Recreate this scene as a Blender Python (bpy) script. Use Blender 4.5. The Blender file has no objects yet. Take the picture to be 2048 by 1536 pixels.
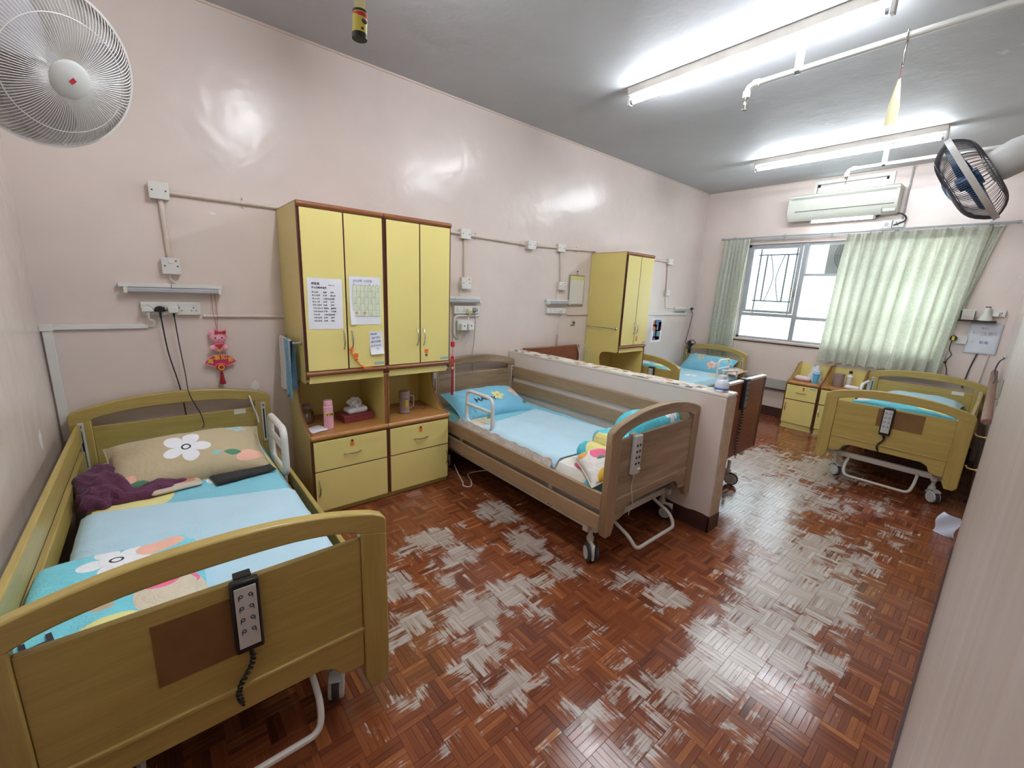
import bpy, bmesh, math, random
from mathutils import Vector, Matrix, noise
import numpy as np
random.seed(7)
PI = math.pi
SC = bpy.context.scene
COL = SC.collection
V = Vector

# ---------------------------------------------------------------- camera, sky, exposure
CAM_Z = 1.55
RW = np.array([[ 0.76538537,-0.64219261, 0.04211755],
               [-0.10752449,-0.19212576,-0.97546203],
               [ 0.63452637, 0.74207570,-0.21610168]])   # rows: right, down, forward in world axes
FPX = 841.73
cam_d = bpy.data.cameras.new('camera')
cam = bpy.data.objects.new('camera', cam_d)
COL.objects.link(cam)
cam_d.sensor_fit = 'HORIZONTAL'
cam_d.sensor_width = 36.0
cam_d.lens = 36.0 * FPX / 2048.0
cam_d.clip_start = 0.01
r_, d_, f_ = [V(RW[i]) for i in range(3)]
cam.matrix_world = Matrix(((r_.x, -d_.x, -f_.x, 0), (r_.y, -d_.y, -f_.y, 0), (r_.z, -d_.z, -f_.z, CAM_Z), (0, 0, 0, 1)))
SC.camera = cam

world = bpy.data.worlds.new('overcast_sky')
SC.world = world
world.use_nodes = True
wn = world.node_tree.nodes['Background']
wn.inputs['Color'].default_value = (0.86, 0.94, 1.0, 1)
wn.inputs['Strength'].default_value = 3.3
TUBE_POWER = 50.0

SC.view_settings.view_transform = 'Standard'
SC.view_settings.look = 'None'
SC.view_settings.exposure = 1.08
SC.view_settings.gamma = 1.0
SC.view_settings.use_curve_mapping = False

# ---------------------------------------------------------------- room numbers
D = 3.25      # long back wall (y)
B = 6.45      # window wall (x)
LX = -0.46    # left wall (x)
H = 3.05      # ceiling

def C(r, g, b):
    def f(c):
        c = c / 255.0
        return c / 12.92 if c <= 0.04045 else ((c + 0.055) / 1.055) ** 2.4
    return (f(r), f(g), f(b), 1.0)

# ---------------------------------------------------------------- materials
class NT:
    def __init__(s, name):
        s.m = bpy.data.materials.new(name)
        s.m.use_nodes = True
        s.nt = s.m.node_tree
        s.b = s.nt.nodes['Principled BSDF']
        s.out = s.nt.nodes['Material Output']
    def n(s, t, **kw):
        n = s.nt.nodes.new(t)
        for k, v in kw.items():
            if k.startswith('i_'):
                n.inputs[k[2:].replace('_', ' ')].default_value = v
            else:
                setattr(n, k, v)
        return n
    def l(s, a, b):
        s.nt.links.new(a, b)
    def math(s, op, a, b=None, c=None):
        n = s.nt.nodes.new('ShaderNodeMath'); n.operation = op
        for i, x in enumerate((a, b, c)):
            if x is None: continue
            if isinstance(x, (int, float)): n.inputs[i].default_value = x
            else: s.l(x, n.inputs[i])
        return n.outputs[0]
    def mix(s, fac, a, b, mode='MIX'):
        n = s.nt.nodes.new('ShaderNodeMix'); n.data_type = 'RGBA'; n.blend_type = mode
        for i, x in ((0, fac), (6, a), (7, b)):
            if isinstance(x, (int, float)): n.inputs[i].default_value = x
            elif isinstance(x, tuple): n.inputs[i].default_value = x
            else: s.l(x, n.inputs[i])
        return n.outputs[2]
    def coords(s, kind='Object', scale=(1, 1, 1), rot=(0, 0, 0)):
        if kind == 'World':
            o = s.n('ShaderNodeNewGeometry').outputs['Position']
        else:
            o = s.n('ShaderNodeTexCoord').outputs[kind]
        mp = s.n('ShaderNodeMapping')
        mp.inputs['Scale'].default_value = scale
        mp.inputs['Rotation'].default_value = rot
        s.l(o, mp.inputs['Vector'])
        return mp.outputs['Vector']
    def noise(s, vec, scale, detail=3, rough=0.5, dist=0.0):
        n = s.n('ShaderNodeTexNoise')
        n.inputs['Scale'].default_value = scale
        n.inputs['Detail'].default_value = detail
        n.inputs['Roughness'].default_value = rough
        n.inputs['Distortion'].default_value = dist
        s.l(vec, n.inputs['Vector'])
        return n.outputs['Fac']
    def ramp(s, fac, stops):
        n = s.n('ShaderNodeValToRGB')
        el = n.color_ramp.elements
        while len(el) < len(stops): el.new(0.5)
        for e, (p, c) in zip(el, stops):
            e.position = p; e.color = c
        s.l(fac, n.inputs['Fac'])
        return n.outputs['Color']
    def smooth(s, x, a, b):
        n = s.n('ShaderNodeMapRange'); n.interpolation_type = 'SMOOTHSTEP'
        n.inputs['From Min'].default_value = a; n.inputs['From Max'].default_value = b
        s.l(x, n.inputs['Value'])
        return n.outputs['Result']
    def bump(s, h, strength=0.2, dist=0.01):
        n = s.n('ShaderNodeBump')
        n.inputs['Strength'].default_value = strength
        n.inputs['Distance'].default_value = dist
        s.l(h, n.inputs['Height'])
        s.l(n.outputs['Normal'], s.b.inputs['Normal'])
    def col(s, x):
        if isinstance(x, tuple): s.b.inputs['Base Color'].default_value = x
        else: s.l(x, s.b.inputs['Base Color'])
    def rough(s, x):
        if isinstance(x, (int, float)): s.b.inputs['Roughness'].default_value = x
        else: s.l(x, s.b.inputs['Roughness'])

def plain(name, c, rough=0.5, metal=0.0, var=0.06, scale=8.0, bump=0.0, bscale=60, emit=None, trans=0):
    t = NT(name)
    v = t.coords('Object')
    n = t.noise(v, scale, 3)
    d = tuple(x * (1 - var) for x in c[:3]) + (1,)
    u = tuple(min(1, x * (1 + var)) for x in c[:3]) + (1,)
    t.col(t.ramp(n, [(0.3, d), (0.7, u)]))
    t.rough(rough)
    t.b.inputs['Metallic'].default_value = metal
    if bump: t.bump(t.noise(v, bscale, 2), bump, 0.004)
    if trans: t.b.inputs['Transmission Weight'].default_value = trans
    if emit:
        t.b.inputs['Emission Color'].default_value = emit[0]
        t.b.inputs['Emission Strength'].default_value = emit[1]
    return t.m

def wood(name, c1, c2, axis='x', rough=0.4, fine=26, stretch=14, bump=0.05):
    t = NT(name)
    sc = {'x': (1, stretch, stretch), 'y': (stretch, 1, stretch), 'z': (stretch, stretch, 1)}[axis]
    v = t.coords('Object', scale=sc)
    n = t.noise(v, fine / 10.0, 5, 0.6, 0.6)
    n2 = t.noise(v, fine / 2.2, 3, 0.6)
    k = t.math('ADD', t.math('MULTIPLY', n, 0.75), t.math('MULTIPLY', n2, 0.25))
    t.col(t.ramp(k, [(0.32, c1), (0.68, c2)]))
    t.rough(rough)
    t.bump(n2, bump, 0.002)
    return t.m

def flower_nodes(t, vec, prev, f):
    kind = f[0]
    cx, cy = f[1], f[2]
    sub = t.n('ShaderNodeVectorMath', operation='SUBTRACT'); t.l(vec, sub.inputs[0]); sub.inputs[1].default_value = (cx, cy, 0)
    sep = t.n('ShaderNodeSeparateXYZ'); t.l(sub.outputs[0], sep.inputs[0])
    x, y = sep.outputs[0], sep.outputs[1]
    if kind == 'flower':
        _, _, _, r, pc, cc, rot = f
        d = t.math('SQRT', t.math('ADD', t.math('MULTIPLY', x, x), t.math('MULTIPLY', y, y)))
        a = t.math('ARCTAN2', y, x)
        k = t.math('ABSOLUTE', t.math('COSINE', t.math('MULTIPLY', t.math('ADD', a, rot), 2.5)))
        lim = t.math('MULTIPLY', t.math('ADD', t.math('MULTIPLY', t.math('POWER', k, 0.6), 0.62), 0.38), r)
        m = t.math('LESS_THAN', d, lim)
        o = t.mix(m, prev, pc)
        ring = t.math('LESS_THAN', d, 0.2 * r)
        o = t.mix(ring, o, C(40, 40, 45))
        o = t.mix(t.math('LESS_THAN', d, 0.13 * r), o, cc)
        return o
    _, _, _, rx, ry, pc, rot = f
    c, s_ = math.cos(rot), math.sin(rot)
    xr = t.math('ADD', t.math('MULTIPLY', x, c / rx), t.math('MULTIPLY', y, s_ / rx))
    yr = t.math('ADD', t.math('MULTIPLY', x, -s_ / ry), t.math('MULTIPLY', y, c / ry))
    if kind == 'leaf':
        e = t.math('ADD', t.math('ABSOLUTE', yr), t.math('MULTIPLY', xr, xr))
    else:
        e = t.math('ADD', t.math('MULTIPLY', xr, xr), t.math('MULTIPLY', yr, yr))
    return t.mix(t.math('LESS_THAN', e, 1.0), prev, pc)

def cloth(name, base, feats=(), rough=0.85, wr=0.35, wscale=9, plane='xy', var=0.05):
    t = NT(name)
    v = t.coords('Object')
    d = tuple(x * (1 - var) for x in base[:3]) + (1,)
    col = t.ramp(t.noise(v, 6, 2), [(0.3, d), (0.7, base)])
    if feats:
        w = v
        if plane == 'xz':
            sp = t.n('ShaderNodeSeparateXYZ'); t.l(v, sp.inputs[0])
            cb = t.n('ShaderNodeCombineXYZ'); t.l(sp.outputs[0], cb.inputs[0]); t.l(sp.outputs[2], cb.inputs[1])
            w = cb.outputs[0]
        for f in feats:
            col = flower_nodes(t, w, col, f)
    t.col(col)
    t.rough(rough)
    t.b.inputs['Sheen Weight'].default_value = 0.15
    h = t.math('ADD', t.noise(v, wscale, 4, 0.6, 0.8), t.math('MULTIPLY', t.noise(v, 260, 1), 0.06))
    t.bump(h, wr, 0.03)
    return t.m

# ---------------------------------------------------------------- mesh builder
class MB:
    def __init__(s):
        s.bm = bmesh.new()
    def box(s, x0, x1, y0, y1, z0, z1):
        vs = [s.bm.verts.new(p) for p in ((x0, y0, z0), (x1, y0, z0), (x1, y1, z0), (x0, y1, z0), (x0, y0, z1), (x1, y0, z1), (x1, y1, z1), (x0, y1, z1))]
        for f in ((0, 3, 2, 1), (4, 5, 6, 7), (0, 1, 5, 4), (1, 2, 6, 5), (2, 3, 7, 6), (3, 0, 4, 7)):
            s.bm.faces.new([vs[i] for i in f])
        return s
    def obox(s, M, x0, x1, y0, y1, z0, z1):
        n = len(s.bm.verts)
        s.box(x0, x1, y0, y1, z0, z1)
        s.bm.verts.ensure_lookup_table()
        for v in s.bm.verts[n:]: v.co = M @ v.co
        return s
    def prism(s, poly, fn, w0, w1):
        a = [s.bm.verts.new(fn(u, v, w0)) for u, v in poly]
        b = [s.bm.verts.new(fn(u, v, w1)) for u, v in poly]
        s.bm.faces.new(a[::-1]); s.bm.faces.new(b)
        n = len(poly)
        for i in range(n):
            s.bm.faces.new((a[i], a[(i + 1) % n], b[(i + 1) % n], b[i]))
        return s
    def ring(s, c, u, v, r, seg):
        return [s.bm.verts.new(c + u * (r * math.cos(2 * PI * i / seg)) + v * (r * math.sin(2 * PI * i / seg))) for i in range(seg)]
    def tube(s, pts, r, seg=8, closed=False, caps=True):
        pts = [V(p) for p in pts]
        n = len(pts)
        rr = r if isinstance(r, (list, tuple)) else [r] * n
        rings = []; up = None
        for i, p in enumerate(pts):
            if closed: t = (pts[(i + 1) % n] - pts[i - 1])
            else: t = pts[min(i + 1, n - 1)] - pts[max(i - 1, 0)]
            t.normalize()
            if up is None:
                up = V((0, 0, 1)) if abs(t.z) < 0.9 else V((1, 0, 0))
            u = up - t * up.dot(t)
            if u.length < 1e-5: u = V((1, 0, 0)) - t * t.x
            u.normalize(); up = u
            rings.append(s.ring(p, u, t.cross(u), rr[i], seg))
        m = n if closed else n - 1
        for i in range(m):
            a, b = rings[i], rings[(i + 1) % n]
            for j in range(seg):
                s.bm.faces.new((a[j], a[(j + 1) % seg], b[(j + 1) % seg], b[j]))
        if caps and not closed:
            s.bm.faces.new(rings[0][::-1]); s.bm.faces.new(rings[-1])
        return s
    def cyl(s, p0, p1, r, seg=16, r2=None):
        return s.tube([p0, p1], [r, r if r2 is None else r2], seg)
    def lathe(s, prof, seg=20, M=None):
        M = M or Matrix()
        rings = []
        for r, h in prof:
            if r < 1e-6: rings.append([s.bm.verts.new(M @ V((0, 0, h)))])
            else: rings.append([s.bm.verts.new(M @ V((r * math.cos(2 * PI * i / seg), r * math.sin(2 * PI * i / seg), h))) for i in range(seg)])
        for a, b in zip(rings, rings[1:]):
            if len(a) == 1 and len(b) == 1: continue
            for j in range(seg):
                k = (j + 1) % seg
                if len(a) == 1: s.bm.faces.new((a[0], b[k], b[j]))
                elif len(b) == 1: s.bm.faces.new((a[j], a[k], b[0]))
                else: s.bm.faces.new((a[j], a[k], b[k], b[j]))
        for q in (rings[0], rings[-1]):
            if len(q) > 1: s.bm.faces.new(q)
        return s
    def ball(s, c, rx, ry=None, rz=None, seg=14, rings=9):
        ry = ry or rx; rz = rz or rx
        M = Matrix.Translation(V(c)) @ Matrix.Diagonal((rx, ry, rz, 1))
        prof = [(max(0, math.sin(PI * i / rings)) if 0 < i < rings else 0, -math.cos(PI * i / rings)) for i in range(rings + 1)]
        return s.lathe(prof, seg, M)
    def grid(s, fn, nu, nv, closeu=False):
        g = [[s.bm.verts.new(fn(i / (nu if closeu else nu - 1), j / (nv - 1))) for j in range(nv)] for i in range(nu)]
        for i in range(nu if closeu else nu - 1):
            for j in range(nv - 1):
                k = (i + 1) % nu
                s.bm.faces.new((g[i][j], g[k][j], g[k][j + 1], g[i][j + 1]))
        return g
    def sheet(s, fn, nu, nv, th):
        """thin cloth with thickness: fn(u,v) -> point, offset along -normal z"""
        a = s.grid(fn, nu, nv)
        b = s.grid(lambda u, v: V(fn(u, v)) - V((0, 0, th)) if not isinstance(th, Vector) else V(fn(u, v)) - th, nu, nv)
        for (p, q) in ((lambda g: [g[i][0] for i in range(nu)], 0), (lambda g: [g[i][-1] for i in range(nu)], 0), (lambda g: g[0], 0), (lambda g: g[-1], 0)):
            x, y = p(a), p(b)
            for i in range(len(x) - 1):
                s.bm.faces.new((x[i], x[i + 1], y[i + 1], y[i]))
        return s
    def build(s, name, mat, parent=None, loc=(0, 0, 0), rot=(0, 0, 0), bevel=0, seg=2, smooth=True, angle=38):
        bmesh.ops.recalc_face_normals(s.bm, faces=s.bm.faces)
        me = bpy.data.meshes.new(name)
        s.bm.to_mesh(me); s.bm.free()
        if smooth:
            me.shade_smooth(); me.set_sharp_from_angle(angle=math.radians(angle))
        me.materials.append(mat)
        o = bpy.data.objects.new(name, me)
        COL.objects.link(o)
        o.location = loc; o.rotation_euler = rot
        if parent: o.parent = parent
        if bevel:
            b = o.modifiers.new('soft_edges', 'BEVEL')
            b.width = bevel; b.segments = seg; b.limit_method = 'ANGLE'; b.angle_limit = math.radians(40)
            b.use_clamp_overlap = True
        return o

def tag(o, label, cat, group=None):
    o['label'] = label; o['category'] = cat
    if group: o['group'] = group
    return o
def thing(name, label, cat, loc=(0, 0, 0), rot=(0, 0, 0), group=None):
    o = bpy.data.objects.new(name, None)
    COL.objects.link(o)
    o.empty_display_size = 0.1
    o.location = loc; o.rotation_euler = rot
    return tag(o, label, cat, group)
def struct(o):
    o['kind'] = 'structure'
    return o
def stuff(o):
    o['kind'] = 'stuff'
    return o
def text(name, body, size, mat, parent=None, loc=(0, 0, 0), rot=(0, 0, 0), align='LEFT', depth=0.0, fn=None, bold=0.0, space=1.0):
    cu = bpy.data.curves.new(name, 'FONT')
    cu.body = body; cu.size = size; cu.align_x = align; cu.resolution_u = 1
    cu.extrude = depth; cu.offset = bold; cu.space_character = space
    to = bpy.data.objects.new('tmp_text', cu)
    COL.objects.link(to)
    dg = bpy.context.evaluated_depsgraph_get()
    me = bpy.data.meshes.new_from_object(to.evaluated_get(dg))
    bpy.data.objects.remove(to); bpy.data.curves.remove(cu)
    me.name = name
    if fn:
        for v in me.vertices: v.co = fn(v.co.copy())
    me.materials.clear(); me.materials.append(mat)
    o = bpy.data.objects.new(name, me)
    COL.objects.link(o)
    o.location = loc; o.rotation_euler = rot
    if parent: o.parent = parent
    return o
def arc(c, r, a0, a1, n):
    return [(c[0] + r * math.cos(a0 + (a1 - a0) * i / n), c[1] + r * math.sin(a0 + (a1 - a0) * i / n)) for i in range(n + 1)]
def round_path(pts, r, n=5):
    """polyline with its inner corners rounded"""
    pts = [V(p) for p in pts]
    out = [pts[0]]
    for a, b, c in zip(pts, pts[1:], pts[2:]):
        d1 = (a - b).normalized(); d2 = (c - b).normalized()
        k = min(r, (a - b).length * .49, (c - b).length * .49)
        p, q = b + d1 * k, b + d2 * k
        for i in range(n + 1):
            t = i / n
            out.append(p * (1 - t) ** 2 + b * 2 * t * (1 - t) + q * t * t)
    out.append(pts[-1])
    return out
def xz(u, v, w): return V((u, w, v))
def yz(u, v, w): return V((w, u, v))
def xy(u, v, w): return V((u, v, w))
def nz(x, y, z=0.0): return noise.noise(V((x, y, z)))
# ---------------------------------------------------------------- palette
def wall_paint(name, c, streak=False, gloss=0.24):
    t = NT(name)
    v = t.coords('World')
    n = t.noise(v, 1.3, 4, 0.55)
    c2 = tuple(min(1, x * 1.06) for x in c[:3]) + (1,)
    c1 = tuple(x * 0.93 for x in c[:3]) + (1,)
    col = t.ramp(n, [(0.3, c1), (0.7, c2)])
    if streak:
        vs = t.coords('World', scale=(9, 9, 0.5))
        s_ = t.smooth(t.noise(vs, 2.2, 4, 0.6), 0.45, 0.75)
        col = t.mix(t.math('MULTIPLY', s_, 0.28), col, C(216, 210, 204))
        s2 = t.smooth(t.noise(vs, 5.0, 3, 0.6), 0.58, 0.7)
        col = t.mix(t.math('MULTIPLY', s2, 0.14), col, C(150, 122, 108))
    else:
        sp = t.smooth(t.noise(v, 3.4, 5, 0.65), 0.72, 0.76)
        col = t.mix(t.math('MULTIPLY', sp, 0.35), col, C(196, 176, 160))
    t.col(col)
    t.rough(gloss)
    h = t.math('ADD', t.math('MULTIPLY', t.noise(v, 4.5, 2, 0.5, 0.3), 1.0), t.math('MULTIPLY', t.noise(v, 60, 2), 0.035))
    t.bump(h, 0.13, 0.05)
    return t.m
M = {}
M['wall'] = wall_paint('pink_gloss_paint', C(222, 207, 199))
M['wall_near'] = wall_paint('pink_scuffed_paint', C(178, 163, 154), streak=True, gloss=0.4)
def ceil_mat():
    t = NT('grey_white_ceiling_paint')
    v = t.coords('World')
    n = t.noise(v, 1.1, 4, 0.6)
    col = t.ramp(n, [(0.3, C(182, 182, 184)), (0.7, C(193, 194, 196))])
    pe = t.smooth(t.noise(v, 2.6, 6, 0.7, 0.5), 0.63, 0.68)
    sp = t.n('ShaderNodeSeparateXYZ'); t.l(v, sp.inputs[0])
    dx = t.math('SUBTRACT', sp.outputs[0], 4.1); dy = t.math('SUBTRACT', sp.outputs[1], 0.9)
    d = t.math('SQRT', t.math('ADD', t.math('MULTIPLY', dx, dx), t.math('MULTIPLY', dy, dy)))
    near = t.smooth(d, 1.1, 0.2)
    col = t.mix(t.math('MULTIPLY', t.math('MULTIPLY', pe, near), 0.8), col, C(222, 225, 226))
    t.col(col)
    t.rough(0.62)
    t.b.inputs['Specular IOR Level'].default_value = 0.3
    t.bump(t.math('ADD', t.noise(v, 4, 3), t.math('MULTIPLY', t.noise(v, 40, 2), 0.1)), 0.25, 0.03)
    return t.m
M['ceil'] = ceil_mat()
def floor_mat():
    t = NT('worn_parquet')
    at = t.n('ShaderNodeAttribute', attribute_name='fin')
    sp = t.n('ShaderNodeSeparateColor'); t.l(at.outputs['Color'], sp.inputs[0])
    tone, dr, wear = sp.outputs[0], sp.outputs[1], sp.outputs[2]
    vx = t.coords('World', scale=(5, 95, 1)); vy = t.coords('World', scale=(95, 5, 1))
    sx = t.noise(vx, 1.0, 4, 0.65); sy = t.noise(vy, 1.0, 4, 0.65)
    st = t.math('ADD', t.math('MULTIPLY', sx, t.math('SUBTRACT', 1.0, dr)), t.math('MULTIPLY', sy, dr))
    v = t.coords('World')
    pn = t.noise(v, 9.0, 4, 0.62, 0.5)
    big = t.noise(v, 2.4, 3, 0.55)
    k = t.math('ADD', wear, t.math('MULTIPLY', t.math('SUBTRACT', st, 0.5), 1.15))
    k = t.math('ADD', k, t.math('MULTIPLY', t.math('SUBTRACT', pn, 0.5), 1.5))
    k = t.math('ADD', k, t.math('MULTIPLY', t.math('SUBTRACT', tone, 0.5), 0.28))
    worn = t.smooth(k, 0.34, 0.58)
    tn = t.math('ADD', t.math('MULTIPLY', tone, 0.62), t.math('MULTIPLY', st, 0.45))
    brown = t.ramp(tn, [(0.12, C(80, 42, 29)), (0.42, C(116, 61, 38)), (0.66, C(140, 79, 46)), (0.95, C(180, 117, 63))])
    grey = t.ramp(t.math('ADD', t.math('MULTIPLY', st, 0.7), t.math('MULTIPLY', tone, 0.35)), [(0.25, C(126, 100, 86)), (0.5, C(172, 156, 146)), (0.85, C(200, 190, 182))])
    t.col(t.mix(worn, brown, grey))
    t.rough(t.math('ADD', t.math('MULTIPLY', worn, 0.06), t.math('ADD', 0.07, t.math('MULTIPLY', big, 0.13))))
    t.b.inputs['Specular IOR Level'].default_value = 0.55
    t.bump(t.math('ADD', t.math('MULTIPLY', st, 0.6), t.math('MULTIPLY', big, 2.0)), 0.10, 0.006)
    return t.m
M['floor'] = floor_mat()
M['sub'] = plain('dark_floor_joint', C(52, 30, 22), 0.8)
M['base'] = plain('dark_brown_skirting_paint', C(72, 44, 40), 0.38, var=.15)
M['white'] = plain('white_plastic', C(226, 224, 218), 0.4, var=.03)
M['trunk'] = plain('cream_painted_conduit', C(218, 202, 190), 0.4, var=.04)
M['sock'] = plain('white_socket_plastic', C(222, 220, 214), 0.35, var=.03)
M['black'] = plain('black_plastic', C(24, 24, 26), 0.4)
M['dark'] = plain('dark_grey_rubber', C(52, 52, 56), 0.6)
M['grey'] = plain('grey_plastic', C(150, 150, 148), 0.45)
M['slate'] = plain('dull_slate_label', C(124, 116, 120), .5)
M['lgrey'] = plain('light_grey_plastic', C(196, 196, 192), 0.4)
M['frame'] = plain('off_white_painted_steel', C(206, 200, 190), 0.35, var=.04)
M['steel'] = plain('brushed_steel', C(190, 188, 182), 0.25, metal=1.0)
M['brass'] = plain('dull_brass', C(190, 165, 110), 0.3, metal=1.0)
M['alu'] = plain('grey_aluminium_frame', C(168, 172, 176), 0.4, metal=0.3)
M['olive_h'] = wood('mustard_wood_laminate', C(166, 142, 76), C(186, 162, 94), 'x', .32)
M['olive_v'] = wood('mustard_wood_laminate_upright', C(164, 140, 76), C(184, 160, 92), 'z', .32)
M['olive_l'] = wood('mustard_wood_laminate_rail', C(166, 142, 76), C(188, 164, 96), 'y', .32)
M['oak_h'] = wood('grey_oak_laminate', C(124, 100, 76), C(182, 156, 126), 'x', .38, fine=16, stretch=8)
M['oak_v'] = wood('grey_oak_laminate_upright', C(148, 120, 90), C(166, 138, 106), 'z', .38)
M['oak_l'] = wood('grey_oak_laminate_rail', C(148, 120, 90), C(170, 142, 110), 'y', .38)
M['brown_h'] = wood('red_brown_board', C(118, 66, 46), C(146, 86, 62), 'x', .35)
M['brown_edge'] = wood('brown_wood_edge', C(126, 76, 46), C(156, 100, 62), 'x', .35)
M['brown_dk'] = plain('dark_brown_edge_strip', C(92, 52, 36), .4, var=.1)
M['counter'] = wood('orange_brown_counter_laminate', C(164, 110, 58), C(188, 134, 76), 'x', .3)
M['yellow'] = plain('yellow_laminate', C(232, 217, 138), .3, var=.025, scale=3)
M['yside'] = plain('yellow_laminate_side', C(216, 197, 118), .32, var=.04, scale=3)
M['rfoam'] = plain('brown_handrail_vinyl', C(128, 92, 74), .5, var=.1)
M['tan'] = plain('brown_tape_residue', C(124, 88, 48), .5, var=.12)
M['paper'] = plain('white_paper', C(232, 232, 238), .8, var=.02)
M['paper2'] = plain('off_white_paper', C(226, 222, 212), .8, var=.02)
M['green_paper'] = plain('pale_green_print', C(220, 226, 200), .8, var=.02)
M['ink'] = plain('black_ink', C(40, 40, 48), .7)
M['blue_ink'] = plain('blue_ink', C(70, 84, 150), .7)
M['red_ink'] = plain('red_ink', C(190, 70, 66), .7)
M['orange'] = plain('orange_sticker', C(240, 116, 40), .5)
M['label'] = plain('yellow_name_tape', C(226, 200, 60), .5)
M['blue_label'] = plain('blue_grey_sticker', C(150, 184, 190), .5)
M['drawsheet'] = cloth('pale_blue_cotton', C(190, 222, 238), wr=.22, wscale=7)
M['pink_plastic'] = plain('pink_plastic', C(240, 178, 200), .3)
M['maroon'] = plain('maroon_box', C(140, 60, 66), .45)
M['mauve'] = plain('greyish_mauve_plastic', C(150, 128, 128), .35)
M['red'] = plain('red_satin', C(196, 34, 44), .45)
M['gold'] = plain('gold_print', C(232, 184, 70), .4)
M['pinkplush'] = plain('pink_plush', C(244, 168, 186), .8)
M['purple'] = cloth('purple_knit', C(96, 40, 74), wr=.6, wscale=16, var=.2)
M['towel_b'] = cloth('light_blue_terry', C(126, 178, 208), wr=.5, wscale=40)
M['towel_w'] = cloth('white_terry', C(226, 222, 220), wr=.5, wscale=40)
M['towel_p'] = cloth('pink_terry_stripe', C(226, 160, 166), wr=.5, wscale=40)
M['blackcloth'] = cloth('black_cloth', C(18, 18, 20), wr=.3)
M['beigecloth'] = cloth('beige_floral_cloth', C(206, 190, 170), [('blob', .05, 0, .03, .02, C(200, 140, 110), 0)], wr=.4)
M['scrim'] = plain('yellow_flypaper', C(240, 236, 176), .25, var=.03)
M['flytube'] = plain('yellow_printed_tube', C(206, 196, 80), .35)
M['bluebl'] = plain('blue_translucent_blade', C(50, 96, 150), .25)
M['greyguard'] = plain('dark_grey_wire', C(92, 92, 100), .4, metal=.4)
M['whiteguard'] = plain('white_wire', C(222, 218, 214), .35)
M['whitebl'] = plain('smoky_white_blade', C(168, 164, 168), .3)
M['acbody'] = plain('cream_appliance_plastic', C(206, 208, 196), .4, var=.03)
M['acdark'] = plain('dark_slot', C(70, 74, 74), .5)
def glass():
    t = NT('thin_window_glass')
    tr = t.n('ShaderNodeBsdfTransparent'); tr.inputs[0].default_value = (0.94, 0.97, 0.97, 1)
    gl = t.n('ShaderNodeBsdfGlossy'); gl.inputs['Roughness'].default_value = 0.02
    mx = t.n('ShaderNodeMixShader'); mx.inputs[0].default_value = 0.06
    t.l(tr.outputs[0], mx.inputs[1]); t.l(gl.outputs[0], mx.inputs[2])
    t.l(mx.outputs[0], t.out.inputs['Surface'])
    return t.m
M['glass'] = glass()
def frosted():
    t = NT('frosted_window_glass')
    tr = t.n('ShaderNodeBsdfTransparent'); tr.inputs[0].default_value = (0.92, 0.96, 0.96, 1)
    tl = t.n('ShaderNodeBsdfTranslucent'); tl.inputs[0].default_value = (0.9, 0.94, 0.95, 1)
    mx = t.n('ShaderNodeMixShader'); mx.inputs[0].default_value = 0.45
    t.l(tr.outputs[0], mx.inputs[1]); t.l(tl.outputs[0], mx.inputs[2])
    t.l(mx.outputs[0], t.out.inputs['Surface'])
    return t.m
M['frost'] = frosted()
def jar():
    t = NT('clear_plastic')
    tr = t.n('ShaderNodeBsdfTransparent'); tr.inputs[0].default_value = (0.86, 0.84, 0.82, 1)
    gl = t.n('ShaderNodeBsdfGlossy'); gl.inputs['Roughness'].default_value = 0.08
    mx = t.n('ShaderNodeMixShader'); mx.inputs[0].default_value = 0.22
    t.l(tr.outputs[0], mx.inputs[1]); t.l(gl.outputs[0], mx.inputs[2])
    t.l(mx.outputs[0], t.out.inputs['Surface'])
    return t.m
M['jar'] = jar()
def curtain_mat():
    t = NT('pale_green_jacquard_curtain')
    v = t.coords('Object', scale=(1, 1, 1))
    n = t.noise(v, 42, 3, 0.6, 1.2)
    col = t.ramp(n, [(0.4, C(202, 205, 192)), (0.62, C(217, 219, 208))])
    df = t.n('ShaderNodeBsdfDiffuse'); t.l(col, df.inputs[0])
    tl = t.n('ShaderNodeBsdfTranslucent'); t.l(t.mix(1.0, col, (1.0, 0.98, 0.86, 1), 'MULTIPLY'), tl.inputs[0])
    mx = t.n('ShaderNodeMixShader'); mx.inputs[0].default_value = 0.24
    t.l(df.outputs[0], mx.inputs[1]); t.l(tl.outputs[0], mx.inputs[2])
    t.l(mx.outputs[0], t.out.inputs['Surface'])
    return t.m
M['curtain'] = curtain_mat()
def emis(name, c, s):
    t = NT(name)
    e = t.n('ShaderNodeEmission'); e.inputs[0].default_value = c; e.inputs[1].default_value = s
    t.l(e.outputs[0], t.out.inputs['Surface'])
    return t.m
M['tube'] = emis('lit_fluorescent_tube', (0.86, 0.93, 1.0, 1), TUBE_POWER)
M['tube_boosted'] = emis('lit_boosted_fluorescent_tube', (0.88, 0.94, 1.0, 1), TUBE_POWER * 1.4)  # same kind of tube, extra output added to brighten the left side
CY = C(132, 204, 222)
YEL, BEI, WHI, PNK, GRN, PEA = C(236, 226, 150), C(214, 202, 178), C(240, 240, 244), C(240, 110, 150), C(84, 136, 104), C(244, 188, 168)
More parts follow.
